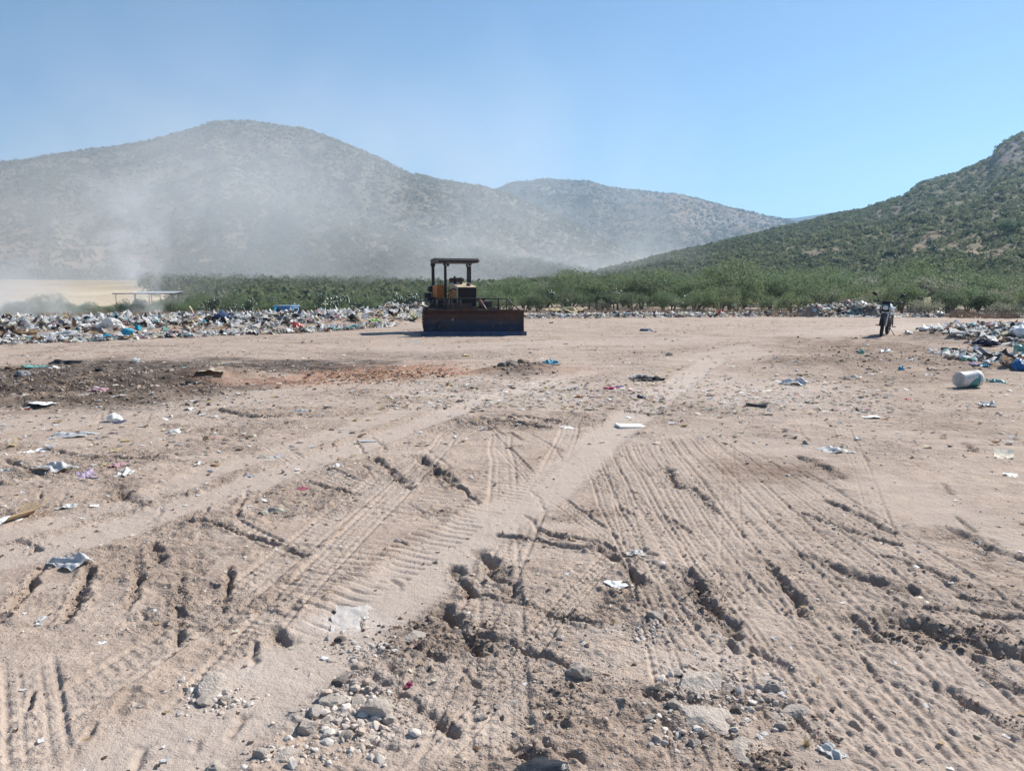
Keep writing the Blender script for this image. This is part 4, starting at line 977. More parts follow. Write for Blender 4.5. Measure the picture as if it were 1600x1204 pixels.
def shelter():
    x0 = (240 - 800) / FPX * 66; y0 = 66.; z0 = gz(x0, y0)
    e = empty("post_shelter", (x0, y0, z0), R(8), "open shelter of thin posts under a flat pale roof sheet", "shelter")
    H = 2.1; gp = m_plain("grey_timber", (.22, .20, .18), .9)
    for x, y in ((-2.4, -1.3), (-.9, -1.4), (.4, -1.3), (2.0, -1.3), (-1.7, 1.3), (.3, 1.4), (1.9, 1.3), (-.2, 0)):
        m = MB(); m.tube([(x, y, -.1), (x + random.uniform(-.04, .04), y, H)], .032, 7); m.build("post", gp, e)
    m = MB(); m.box((-.2, -1.32, H), (4.9, .09, .09)); m.box((-.0, 1.35, H + .0), (4.5, .09, .09)); m.build("roof_beam", gp, e)
    m = MB()
    for k in range(22): m.box((-1.0 + k * .15, 0, H + .09 + (.02 if k % 2 else 0)), (.155, 2.9, .015), (R(3), 0, 0), 0)
    m.build("roof_sheet", m_plain("weathered_zinc", (.36, .39, .42), .6, .1, .15, 2), e)
shelter()
def hut():
    x0 = (449 - 800) / FPX * 48; z0 = gz(x0, 48.)
    e = empty("blue_hut", (x0, 48., z0), R(-16), "small blue painted metal hut with a dark window behind the rubbish", "hut")
    bl = m_plain("blue_paint", (.045, .22, .48), .5, 0, .15, 2, (.12, .12, .14), .25); lb = m_plain("pale_blue_paint", (.25, .42, .58), .5)
    top = 1.6 - (478 - 452) / FPX * 48 - z0
    m = MB(); m.box((0, 0, top / 2), (1.25, .9, top), None, .01); b = m.build("wall", bl, e)
    m = MB(); m.box((0, 0, top + .03), (1.35, 1.0, .05), None, .01); m.build("roof", lb, e)
    m = MB(); m.box((.628, .05, top * .62), (.012, .5, top * .45), None, 0); wo = m.build("window", m_plain("dark_opening", (.02, .02, .025), .4), b)
    m = MB()
    for a, c in (((.637, .05, top * .86), (.02, .58, .05)), ((.637, .05, top * .38), (.02, .58, .05)), ((.637, .33, top * .62), (.02, .05, .45 * top)), ((.637, -.23, top * .62), (.02, .05, .45 * top))): m.box(a, c, None, 0)
    m.build("window_frame", lb, wo)
hut()
def sign():
    x0 = (1445 - 800) / FPX * 47; z0 = gz(x0, 47.); zt = 1.6 - (464 - 452) / FPX * 47
    e = empty("sign_board", (x0, 47., z0), R(-10), "blank cream board on a thin leaning post by the thicket", "sign")
    m = MB(); m.tube([(0, .02, -.1), (.03, .02, zt - z0 - .1)], .02, 6); m.build("post", m_plain("grey_post", (.25, .23, .2), .8), e)
    m = MB(); m.box((.02, -.01, zt - z0 - .26), (.42, .02, .52), (R(-14), R(-6), 0), .008); o = m.build("panel", m_object_colour("translucent_cream_plastic", .5, amt=.1, trans=.6), e); o.color = (.85, .80, .62, 1)
sign()
def bird():
    p = A(775, 224, 240); m = MB(); m.ball(p, (.22, .5, .18), 2)
    for s in (-1, 1): m.prism([(0, -.12), (s * .45, -.16), (s * .75, .02), (s * .4, .1), (0, .14)], -.01, .01, Matrix.Translation(p) @ Matrix.Rotation(s * R(-12), 4, 'Y'))
    tag(m.build("bird", M_BLK), "tiny dark bird gliding in the sky over the hills", "bird")
bird()
print("objects", time.time() - _t0)
# ------------------------------------------------------------------ rubbish, rocks and other things lying about
def crumple(V, s, amp, seed):
    """cheap 3-D noise from three 2-D ones"""
    x, y, z = V.T * s
    return amp * (fbm(x + z * .5, y, seed, 3) + fbm(y + x * .5, z, seed + 5, 3) + fbm(z + y * .5, x, seed + 9, 3) - 1.5) * .9
def ico(sub):
    bm = bmesh.new(); bmesh.ops.create_icosphere(bm, subdivisions=sub, radius=1)
    V = np.array([v.co[:] for v in bm.verts]); F = np.array([[v.index for v in f.verts] for f in bm.faces]); bm.free(); return V, F
IC1, IC2, IC3, IC4 = ico(1), ico(2), ico(3), ico(4)
def bag_mesh(seed, flat=.62, knot=True):
    V, F = IC4; V = V.copy(); g = np.random.default_rng(seed); o = g.random(3) * 20
    q = V + o
    d = crumple(q, 1.3, 1.0, seed) ; rid = 1 - np.abs(crumple(q, 2.6, 2.2, seed + 2)); rid2 = 1 - np.abs(crumple(q, 5.2, 2.2, seed + 3))
    R_ = .42 * (1 + .5 * d + .30 * (rid - .6) + .12 * (rid2 - .6))
    if knot: R_ = R_ * (1 + .55 * np.exp(-((V - np.array([.35, .1, .93])) ** 2).sum(1) / .05))
    V = V * R_[:, None] * np.array([1.15, .9, flat]); zmin = -.22 * flat
    V[:, 2] = np.maximum(V[:, 2], zmin) - zmin
    return np_mesh("bag", V, F, True)
def sheet_mesh(seed, asp=.7, relief=.16, n=26, jag=.14, fold=1.):
    g = np.random.default_rng(seed); u, v = np.meshgrid(np.linspace(-.5, .5, n), np.linspace(-.5, .5, n)); o = g.random(2) * 30
    x, y = u.ravel(), v.ravel()
    z = relief * (np.abs(fbm(x * 2.2 + o[0], y * 2.2, seed, 3) - .5) * 2.4 + .35 * np.abs(fbm(x * 7 + o[1], y * 7, seed + 4, 3) - .5))
    z += relief * fold * np.exp(-((x * math.cos(o[0]) + y * math.sin(o[0])) / .12) ** 2) * .6
    rad = np.hypot(x, y) * 2; k = 1 + jag * 2 * (fbm(np.arctan2(y, x) * 2 + o[0], rad * .5, seed + 7, 3) - .5) * rad
    V = np.stack([x * k, y * k * asp, z * (1 - .55 * np.clip(rad - .6, 0, 1))], 1); V[:, :2] += (fbm(x * 6, y * 6, seed + 1, 2)[:, None] - .5) * .06
    i = np.arange(n - 1)[:, None] * n + np.arange(n - 1)[None, :]; F = np.stack([i, i + 1, i + n + 1, i + n], -1).reshape(-1, 4)
    # give it a thin body
    N = len(V); V2 = V - np.array([0, 0, .006]); Fb = (F + N)[:, ::-1]
    V = np.vstack([V, V2]); F = np.vstack([F, Fb]); V[:, 2] -= V[:, 2].min()
    return np_mesh("sheet", V, F, True)
def card_mesh(seed, asp=.65):
    g = np.random.default_rng(seed); n = 8; u, v = np.meshgrid(np.linspace(-.5, .5, n), np.linspace(-.5, .5, n)); x, y = u.ravel(), v.ravel()
    a = g.uniform(.15, .45); z = np.where(x > .12, (x - .12) * a, 0) + np.where(y < -.15, (-.15 - y) * g.uniform(0, .6), 0) + .015 * fbm(x * 5, y * 5, seed, 2)
    x = x + np.where(np.abs(y) > .45, g.uniform(-.03, .03, len(x)), 0)
    V = np.stack([x, y * asp, z], 1); i = np.arange(n - 1)[:, None] * n + np.arange(n - 1)[None, :]; F = np.stack([i, i + 1, i + n + 1, i + n], -1).reshape(-1, 4)
    N = len(V); V2 = V - np.array([0, 0, .022]); B = []
    ring = list(range(n)) + [n * k + n - 1 for k in range(1, n)] + [n * n - 1 - k for k in range(1, n)] + [n * (n - 1 - k) for k in range(1, n)]
    for k in range(len(ring)): a_, b_ = ring[k], ring[(k + 1) % len(ring)]; B.append([b_, a_, a_ + N, b_ + N])
    return np_mesh("card", np.vstack([V, V2 ]) + np.array([0, 0, .022]), np.vstack([F, (F + N)[:, ::-1], np.array(B)]), False)
def rock_verts(seed, base, cuts=13, rough=.05, sq=(1, .8, .6)):
    V, F = base; V = V.copy() * .62; g = np.random.default_rng(seed)
    for k in range(cuts):
        n = g.normal(size=3); n /= np.linalg.norm(n); d = g.uniform(.30, .5); q = V @ n; o = q > d
        V[o] -= (q[o] - d)[:, None] * n * .97
    V = V * np.array(sq) * (1 + crumple(V + seed, 3, rough * 2, seed))[:, None] + 0
    V += crumple(V * 1 + seed, 9, rough * .9, seed + 3)[:, None] * V / .5 + crumple(V * 1 + seed, 22, rough * .45, seed + 4)[:, None] * V / .5
    return V, F
def rock_mesh(seed, round_=False, flat=.6):
    V, F = rock_verts(seed, IC4, 4 if round_ else 14, .06 if not round_ else .1, (1, .78, flat)); V = V.copy(); V[:, 2] += .5 * -V[:, 2].min()
    return np_mesh("rock", V, F, round_)
def bottle_mesh():
    m = MB(); m.lathe([(.001, -.5), (.15, -.5), (.17, -.46), (.165, -.1), (.17, .12), (.12, .28), (.055, .38), (.055, .46), (.001, .46)], Matrix.Translation((0, 0, .17)) @ Matrix.Rotation(math.pi / 2, 4, 'Y'), 16, False); return m.mesh("bottle")
def tub_mesh():
    m = MB(); m.lathe([(.001, 0), (.34, 0), (.36, .02), (.44, .34), (.48, .35), (.48, .38), (.42, .37), (.33, .05), (.001, .05)], Matrix.Rotation(R(12), 4, 'X'), 24, False); return m.mesh("tub")
def tyre_mesh():
    m = MB(); m.torus((0, 0, .16), .34, .15, 'z', 30, 10, .012); return m.mesh("tyre")
def stick_mesh(seed):
    g = np.random.default_rng(seed); m = MB(); p = [(-.5 + k * .2, g.normal() * .02, .03 + abs(g.normal()) * .03) for k in range(6)]; m.tube(p, [.03, .028, .028, .024, .02, .014], 7); return m.mesh("stick")
def tuft_mesh(seed):
    g = np.random.default_rng(seed); V = []
    for k in range(160):
        a = g.random() * 6.28; l = g.uniform(.2, .6); t = g.uniform(.1, .9); b = np.array([g.normal() * .05, g.normal() * .05, 0]); d = np.array([math.cos(a) * t, math.sin(a) * t, .7]); s = np.array([-math.sin(a), math.cos(a), 0]) * .008
        V += [b - s, b + s, b + d * l]
    V = np.array(V); return np_mesh("tuft", V, np.arange(len(V)).reshape(-1, 3), False)
PLASTIC = m_object_colour("thin_plastic", .38, amt=.25, spec=.5, trans=.42); PAPER = m_object_colour("dusty_paper", .8, amt=.35); CLOTH = m_object_colour("old_cloth", .9, amt=.4, scale=8); CARD = m_object_colour("cardboard", .85, (.3, .22, .15), .35)
FILM = m_object_colour("black_film", .25, (.1, .085, .07), .3, spec=.6)
def rock_material():
    m, t, b, L, N = new_mat("dusty_stone"); oi = N('ShaderNodeObjectInfo'); tc = N('ShaderNodeTexCoord').outputs['Object']; nrm = N('ShaderNodeNewGeometry').outputs['Normal']
    n1 = noise(t, tc, 3, 6, .7); n2 = noise(t, tc, 14, 5, .7)
    c = mixc(t, ramp(t, n1, .35, .65, 0, .6), oi.outputs['Color'], (.46, .40, .35)); c = mixc(t, ramp(t, n2, .5, .65, 0, .5), c, (.46, .38, .325))
    L(c, b.inputs['Base Color']); b.inputs['Roughness'].default_value = .92; b.inputs['Specular IOR Level'].default_value = .2
    bp = N('ShaderNodeBump'); bp.inputs['Strength'].default_value = .7; bp.inputs['Distance'].default_value = .05; L(n2, bp.inputs['Height']); L(bp.outputs[0], b.inputs['Normal']); return m
STONE = rock_material()
BAGS = [bag_mesh(s, f, k) for s, f, k in ((1, .62, True), (2, .75, False), (3, .55, False), (4, .7, True), (5, .85, True), (6, .5, False), (7, .66, False), (8, .8, False))]
SHEETS = [sheet_mesh(s, a, r_) for s, a, r_ in ((11, .6, .16), (12, .8, .24), (13, .45, .12), (14, .7, .3), (15, .55, .2), (16, .9, .14))]
FLATS = [sheet_mesh(s, a, r_, jag=.08, fold=.3) for s, a, r_ in ((21, .7, .07), (22, .55, .05), (23, .8, .09))]
CLOTHS = [sheet_mesh(s, a, r_, jag=.2) for s, a, r_ in ((31, .6, .32), (32, .8, .42), (33, .5, .28))]
CARDS = [card_mesh(s) for s in (41, 42, 43)]
ROCKS = [rock_mesh(s) for s in (51, 52, 53, 54, 55)]; ROUNDS = [rock_mesh(61, True, .75), rock_mesh(62, True, .6)]
SLABS = [rock_mesh(s, False, .34) for s in (71, 72, 73)]
BOT, TUB, TYR, STK, TFT = bottle_mesh(), tub_mesh(), tyre_mesh(), stick_mesh(3), tuft_mesh(2)
BRD = MB().box((0, 0, .05), (1, .52, .09), (0, R(2), R(3)), .02).mesh('board')
KIND = dict(board=([BRD], PAPER, 'board'), bag=(BAGS, PLASTIC, "plastic_bag"), sheet=(SHEETS, PLASTIC, "plastic_scrap"), flat=(FLATS, PAPER, "paper_sheet"), cloth=(CLOTHS, CLOTH, "cloth_rag"), card=(CARDS, CARD, "cardboard_piece"),
            rock=(ROCKS, STONE, "rock"), round=(ROUNDS, STONE, "rock"), slab=(SLABS, STONE, "rock_slab"), film=(BAGS[:3] + SHEETS[1:4], FILM, "black_bag"), bottle=([BOT], PLASTIC, "plastic_bottle"), tub=([TUB], PLASTIC, "plastic_tub"), tyre=([TYR], M_RUB, "tyre"), stick=([STK], MAT_BARK, "stick"), tuft=([TFT], MAT_STRAW, "grass_tuft"))
CL = dict(white=(.84, .84, .83), cream=(.68, .62, .50), grey=(.42, .42, .43), black=(.022, .022, .026), navy=(.03, .045, .10), blue=(.05, .22, .50), cyan=(.05, .42, .60), teal=(.25, .50, .48), green=(.22, .38, .20), lime=(.18, .62, .08),
          pink=(.60, .36, .40), red=(.55, .05, .05), crimson=(.45, .04, .14), purple=(.38, .30, .42), yellow=(.60, .50, .22), tan=(.46, .33, .20), brown=(.17, .10, .065), orange=(.62, .24, .08), stone=(.58, .50, .435), pale=(.68, .585, .50), dark=(.10, .085, .075))
cnt = 0
PLACED = []
def put(px, py, wpx, kind, col, label, cat, group=None, rz=None, idx=None, lift=0., hs=1., xy=None, tilt=0):
    """lay one thing on the ground where the photograph shows it; wpx is its width in the photograph"""
    global cnt
    ms, mat, nm = KIND[kind]
    if kind == 'film' and xy is None: hs *= .6
    if kind in ('sheet', 'flat') and xy is None: wpx *= 1.15
    if kind == 'cloth' and xy is None: hs *= .5
    if xy is None: p = P(px, py); x, y = p.x, p.y
    else: x, y = xy
    D = math.hypot(y, 1.6 if y < 6 else 0); s = wpx * D / FPX if xy is None else wpx
    me = ms[(cnt if idx is None else idx) % len(ms)]; cnt += 1
    o = link(nm, me, mat); o.location = (x, y, gz(x, y) + lift - (.03 * s)); o.rotation_euler = (random.uniform(-.08, .08) + tilt, random.uniform(-.08, .08), rz if rz is not None else random.uniform(0, 6.28))
    o.scale = (s, s, s * hs); c = CL[col] if isinstance(col, str) else col; j = random.uniform(.9, 1.08); o.color = (*(min(1, v * j) for v in c), 1)
    tag(o, label, cat, group); PLACED.append((x, y)); return o
NAMED = [
 # near ground
 (850, 1222, 92, 'film', 'black', "glossy crumpled black plastic bag on dirt at the very front", "plastic bag"),
 (1300, 1172, 30, 'sheet', 'white', "crumpled white paper beside the yellow grass tuft", "paper"),
 (965, 913, 32, 'flat', 'white', "bent white paper scrap between dozer ruts and tyre tracks", "paper"),
 (992, 862, 24, 'sheet', 'white', "torn white plastic scrap above the bent white paper", "plastic scrap"),
 (1448, 935, 30, 'flat', 'cream', "cream paper scrap above the deepest dark rut", "paper"),
 (1357, 810, 38, 'sheet', 'white', "white rag of plastic set in a dark hollow", "plastic scrap"),
 (560, 968, 100, 'flat', (.52, .48, .45), "long dusty pale plastic strip half buried by the smooth track", "plastic sheet"),
 (640, 1010, 14, 'sheet', 'pink', "tiny pink wrapper near the small white chip", "wrapper"),
 (600, 1010, 16, 'flat', 'white', "small white chip below the buried plastic strip", "paper"),
 (640, 1067, 14, 'sheet', 'crimson', "tiny crimson wrapper alone on bare dirt", "wrapper"),
 (110, 884, 62, 'sheet', 'white', "dusty white plastic crumple over a dark rut", "plastic scrap"),
 (66, 970, 14, 'sheet', 'white', "little white twist beside the dark slanting rut", "plastic scrap"),
 (155, 1002, 22, 'flat', 'white', "small white flake on the tyre marked dirt", "paper"),
 (30, 805, 72, 'card', 'tan', "large torn brown cardboard with folded flaps", "cardboard"),
 (8, 812, 40, 'flat', 'white', "white sheet under the large torn cardboard", "paper"),
 (103, 792, 24, 'sheet', 'white', "small white bag scrap near the torn cardboard", "plastic bag"),
 (195, 741, 32, 'sheet', 'white', "round white plastic scrap beside purple cloth", "plastic bag"),
 (135, 741, 56, 'cloth', 'purple', "flattened lilac cloth on dark soil", "cloth"),
 (186, 726, 26, 'sheet', 'pink', "pale pink scrap above the round white scrap", "plastic scrap"),
 (88, 734, 46, 'sheet', 'white', "torn white plastic above the lilac cloth", "plastic scrap"),
 (10, 735, 22, 'sheet', 'white', "white scrap at the edge of the rubble", "plastic scrap"),
 (38, 705, 50, 'flat', 'white', "broad flattened white bag on rubbly dirt", "plastic bag"),
 (103, 707, 16, 'flat', 'white', "small square white paper next to the broad white bag", "paper"),
 (110, 680, 44, 'sheet', 'white', "ragged white plastic near the grey board", "plastic scrap"),
 (140, 677, 28, 'board', 'grey', "dark grey flat board among white rags", "board"),
 (180, 657, 28, 'bag', 'white', "see through white bag standing upright with printed foil", "plastic bag"),
 (188, 660, 24, 'cloth', 'navy', "dark printed foil packet against the upright white bag", "packet"),
 (68, 636, 32, 'flat', 'white', "long white bundle on the dark churned soil", "plastic bag"),
 (40, 640, 12, 'sheet', 'red', "small red scrap near the long white bundle", "wrapper"),
 (38, 602, 26, 'bag', 'grey', "pale grey bulging bag on dark churned soil", "plastic bag"),
 (155, 610, 28, 'cloth', 'pink', "pink rag flattened on dark soil", "cloth"),
 (166, 619, 10, 'sheet', 'yellow', "small yellow scrap below the pink rag", "wrapper"),
 (148, 622, 14, 'film', 'black', "small black bag stump beside the yellow scrap", "plastic bag"),
 (102, 568, 42, 'film', 'black', "torn black bag heap with flapping strips", "plastic bag"),
 (20, 577, 40, 'card', 'tan', "leaning tan board near the torn black bag", "board"),
 (55, 574, 30, 'sheet', 'teal', "pale teal wrapper beside the leaning tan board", "wrapper"),
 (85, 576, 22, 'sheet', 'white', "white wrapper between tan board and black bag", "wrapper"),
 (155, 580, 12, 'tyre', 'black', "small black ring lying open on dark soil", "tyre"),
 (212, 566, 14, 'bag', 'white', "small white bag with a dark side on the dirt", "plastic bag"),
 (294, 600, 34, 'film', 'black', "flat black bag beside tan cardboard scraps", "plastic bag"),
 (310, 588, 28, 'card', 'cream', "tan cardboard scrap behind the flat black bag", "cardboard"),
 (330, 593, 40, 'sheet', 'cream', "cream torn sacking beside the orange soil", "sacking"),
 (286, 575, 18, 'flat', 'teal', "pale green scrap on the dark strip", "paper"),
 (297, 639, 14, 'sheet', 'white', "single small white scrap on smooth dirt", "plastic scrap"),
 (475, 642, 28, 'sheet', 'white', "white crumpled tissue on grey dirt", "paper"),
 (273, 676, 24, 'bag', 'white', "white packet with dark end on rubbly dirt", "plastic bag"),
 (391, 741, 18, 'sheet', 'white', "pale crumpled scrap beside the wheel track", "plastic scrap"),
 (473, 764, 14, 'sheet', 'crimson', "tiny red and blue wrapper on bare dirt", "wrapper"),
 (428, 798, 34, 'sheet', 'cream', "cream plastic scrap near a curved rut", "plastic scrap"),
 (573, 688, 28, 'board', 'grey', "thin grey board lying on the wheel track", "board"),
 (430, 712, 20, 'flat', 'grey', "grey scrap between the wheel tracks", "paper"),
 (985, 665, 46, 'board', (.82, .80, .76), "thick white board lying on the smooth track", "board"),
 (1012, 594, 52, 'cloth', 'black', "black and white bundle of cloth on open ground", "cloth"),
 (1003, 590, 40, 'cloth', 'grey', "grey and white folds beneath the black cloth bundle", "cloth"),
 (955, 607, 24, 'cloth', 'crimson', "dark pink rag near the cloth bundle", "cloth"),
 (967, 605, 14, 'cloth', 'purple', "purple rag touching the dark pink rag", "cloth"),
 (888, 620, 12, 'sheet', 'yellow', "bright yellow scrap on the rubble", "wrapper"),
 (905, 620, 12, 'sheet', 'orange', "orange scrap beside the bright yellow scrap", "wrapper"),
 (760, 625, 14, 'card', 'cream', "cream cardboard chip on pale rubble", "cardboard"),
 (982, 622, 10, 'stick', 'tan', "short pale stake standing in the rubble", "stick"),
 (1002, 621, 16, 'film', 'black', "small black scrap beside the short stake", "plastic scrap"),
 (886, 667, 22, 'flat', 'white', "white crumbled plaster by the track mark", "plaster"),
 (985, 650, 14, 'flat', 'white', "thin white strip behind the thick white board", "paper"),
 (857, 567, 24, 'sheet', 'cyan', "pale blue packet beyond the dark clods", "wrapper"),
 (868, 570, 18, 'card', 'cream', "cream box scrap next to the pale blue packet", "cardboard"),
 (829, 546, 16, 'sheet', 'pink', "pinkish crumpled scrap in front of the blade", "wrapper"),
 (727, 556, 16, 'sheet', 'yellow', "yellowish scrap close to the blade shadow", "wrapper"),
 (652, 534, 14, 'flat', 'cyan', "turquoise scrap on the dirt before the blade", "wrapper"),
 (1011, 517, 22, 'film', 'navy', "small dark lump beyond the cloth bundle", "plastic bag"),
 (1183, 634, 34, 'card', 'grey', "grey folded board on the rubbly dirt", "board"),
 (1357, 649, 40, 'flat', 'white', "flat rectangular white bag on rubbly dirt", "plastic bag"),
 (1303, 702, 42, 'sheet', 'white', "peaked white plastic sheet near the flat oval lid", "plastic sheet"),
 (1266, 695, 24, 'flat', 'grey', "flat oval grey lid beside the peaked white sheet", "lid"),
 (1392, 682, 24, 'flat', 'grey', "grey flat shard on bare dirt", "shard"),
 (1568, 712, 40, 'card', 'cream', "long cream foam strip on smooth dirt", "foam"),
 (1578, 742, 26, 'flat', 'white', "faint white patch of plastic below the foam strip", "plastic scrap"),
 (1542, 633, 32, 'sheet', 'white', "white bunched bag below the bucket", "plastic bag"),
 (1420, 622, 12, 'sheet', 'red', "small red scrap on brown soil before the bucket", "wrapper"),
 (1345, 552, 12, 'tub', 'teal', "clear green cup standing on brown soil", "cup"),
 (1452, 524, 22, 'bag', 'white', "grey white conical bag between motorcycle and rubbish heap", "plastic bag"),
 (1492, 558, 26, 'sheet', 'white', "white bag with raised tail on brown soil", "plastic bag"),
 (1556, 597, 24, 'sheet', 'teal', "turquoise and white scrap beside the bucket", "plastic scrap"),
 (1540, 577, 22, 'sheet', 'cyan', "light blue scrap behind the bucket rim", "plastic scrap"),
 (1520, 575, 30, 'cloth', 'purple', "dull violet rag behind the bucket", "cloth"),
 (1408, 578, 10, 'bag', 'cyan', "tiny blue cap on brown soil", "cap"),
 (1385, 555, 24, 'sheet', 'white', "white wrappers beside a brown clod", "wrapper"),
 (1470, 579, 30, 'stick', 'grey', "pale stick lying beside the bucket base", "stick"),
 (1485, 547, 34, 'film', 'black', "long black strip in front of the rubbish heap", "plastic bag"),
 (1528, 848, 12, 'round', 'pale', "small round pebble in a dark rut", "rock"),
 (1595, 580, 34, 'bag', 'blue', "bright blue bag at the near side of the heap", "plastic bag"),
 (1195, 610, 40, 'flat', 'cream', "cream papers spread over the rubble", "paper"),
 (1240, 600, 34, 'sheet', 'white', "white rags on the rubble near the cream papers", "plastic scrap"),
 (1320, 592, 24, 'cloth', 'dark', "dark brown rag on the brown soil", "cloth"),
 (1335, 590, 16, 'sheet', 'white', "white bag beside the dark brown rag", "plastic bag"),
 (1258, 693, 8, 'round', 'stone', "small stone beside the grey lid", "rock"),
 (1260, 1160, 34, 'tuft', 'yellow', "tuft of yellow dry grass in front of the stone slabs", "grass"),
 # far rubbish
 (1310, 474, 30, 'card', 'tan', "large brown cardboard sheet crowning the far heap", "cardboard"),
 (1545, 490, 34, 'cloth', 'grey', "low grey tarpaulin hump at the thicket edge", "tarpaulin"),
 (1190, 489, 24, 'tuft', 'green', "green weeds growing in the far rubbish line", "weed"),
]
ROCK_LIST = [
 (1098, 1062, 80, 'slab', 'pale', "largest pale angular rock of the stone group", "rock", .9, 2),
 (1095, 1120, 96, 'slab', 'pale', "broad tilted stone slab in the middle of the group", "rock", 2.2, 0),
 (1165, 1168, 80, 'slab', 'pale', "long dusty slab beside the dark soil pile", "rock", -.4, 1),
 (1205, 1060, 52, 'slab', 'pale', "flat pale stone above the small grey cobble", "rock", .3, 2),
 (1207, 1072, 24, 'round', 'stone', "small grey cobble beneath the flat pale stone", "rock", 0, 0),
 (1052, 1102, 28, 'rock', 'stone', "square grey stone wedged against the broad slab", "rock", 1, 1),
 (1060, 1050, 24, 'rock', 'pale', "small stone beside the largest angular rock", "rock", 1, 3),
 (1138, 1070, 22, 'round', 'stone', "white cobble between the two largest stones", "rock", 1, 1),
 (1245, 1105, 34, 'rock', 'pale', "blocky pale stone near the slanting rut", "rock", .2, 2),
 (1210, 1108, 28, 'slab', 'pale', "thin stone beside the blocky pale stone", "rock", .9, 0),
 (1020, 1120, 22, 'rock', 'stone', "grey stone beside the dark crumbs", "rock", .9, 4),
 (1085, 1160, 18, 'round', 'stone', "oval grey pebble below the broad slab", "rock", .9, 0),
 (1125, 995, 24, 'slab', 'pale', "flat dull stone beside the tyre track end", "rock", .5, 1),
 (1138, 990, 20, 'rock', 'stone', "brown grey stone at the end of the big rut", "rock", .5, 4),
 (1022, 962, 30, 'rock', 'stone', "wedge shaped grey stone with a shaded face", "rock", .5, 1),
 (905, 1056, 32, 'round', 'pale', "smooth rounded pale rock alone on the dirt", "rock", 2.5, 0),
 (860, 1040, 14, 'rock', 'stone', "small rock above the rounded pale rock", "rock", .5, 2),
 (805, 1094, 26, 'slab', 'stone', "pale flat stone pair, the wider piece", "rock", .5, 2),
 (783, 1100, 22, 'slab', 'stone', "pale flat stone pair, the narrower piece", "rock", 0, 0),
 (754, 1118, 14, 'rock', 'stone', "small stone below the flat stone pair", "rock", .5, 2),
 (336, 1072, 52, 'rock', 'pale', "dusty rock with a dark face in the track side cluster", "rock", 1.9, 2),
 (325, 1092, 34, 'rock', 'pale', "broken stone at the foot of the dark faced rock", "rock", .5, 3),
 (350, 1090, 24, 'rock', 'stone', "small broken stone touching the dark faced rock", "rock", 1.5, 0),
 (310, 1080, 22, 'slab', 'pale', "thin flat stone in the track side cluster", "rock", 1.5, 1),
 (218, 1106, 16, 'rock', 'stone', "lone small stone on the smooth dirt", "rock", .6, 4),
 (532, 1070, 34, 'rock', 'dark', "tall dark stone at the top of the rubble spill", "rock", 1.2, 1),
 (525, 1098, 42, 'rock', 'pale', "leaning pale stone beneath the tall dark stone", "rock", .7, 4),
 (590, 1112, 56, 'rock', 'pale', "chalky white boulder in the rubble spill", "rock", .4, 0),
 (565, 1095, 36, 'rock', 'pale', "chalky block behind the white boulder", "rock", 1.4, 3),
 (610, 1125, 28, 'rock', 'pale', "chalky lump in front of the white boulder", "rock", 1.4, 1),
 (480, 1138, 46, 'rock', 'pale', "split pale stone at the outer side of the rubble spill", "rock", 2.0, 1),
 (495, 1118, 24, 'round', 'pale', "small round stone behind the split pale stone", "rock", 2.0, 1),
 (515, 1150, 60, 'slab', 'pale', "wide powdery slab low in the rubble spill", "rock", .2, 2),
 (450, 1178, 40, 'slab', 'pale', "flat powdery stone near the smooth track", "rock", .2, 0),
 (410, 1182, 26, 'rock', 'pale', "pointed powdery stone near the smooth track", "rock", .2, 0),
 (335, 1200, 26, 'round', 'pale', "round stone at the lower rim of the smooth track", "rock", .2, 0),
 (533, 996, 20, 'rock', 'dark', "dark stone at the tip of the buried plastic strip", "rock", .2, 0),
 (540, 1150, 22, 'rock', 'stone', "grey stone on the powdery slab", "rock", .2, 3),
 (650, 995, 46, 'slab', 'pale', "narrow pale slab above the little pit", "rock", .3, 0),
 (712, 985, 30, 'rock', 'dark', "dark clod on the rim of the little pit", "clod", .3, 3),
 (1030, 1075, 20, 'rock', 'dark', "dark clod beside the stone group", "clod", .3, 3),
 (800, 575, 26, 'rock', 'dark', "dark brown clod heap, the rounder lump", "clod", .3, 3),
 (818, 572, 30, 'rock', 'brown', "dark brown clod heap, the longer lump", "clod", .3, 1),
 (785, 578, 16, 'rock', 'dark', "dark brown clod heap, the smallest lump", "clod", .3, 0),
 (1220, 1130, 24, 'rock', 'pale', "small pale stone by the slab end", "rock", .3, 0),
 (1150, 1105, 20, 'rock', 'dark', "brown clod between the slabs", "clod", .3, 0),
]
FIX = {(30, 805): (R(75), 0), (1012, 594): (R(8), 2), (985, 665): (R(12), 0), (573, 688): (R(20), 0), (140, 677): (R(-10), 0), (1568, 712): (R(60), 1)}
for px, py, wp, k, c, lab, cat in NAMED: put(px, py, wp, k, c, lab, cat, None, *FIX.get((px, py), (None, None)))
for px, py, wp, k, c, lab, cat, rz, ix in ROCK_LIST:
    put(px, py, wp, k, c, lab, cat, None, rz, ix, lift=-.12 * wp * P(px, py).y / FPX, hs=1.45 if (px, py) == (1098, 1062) else .95)

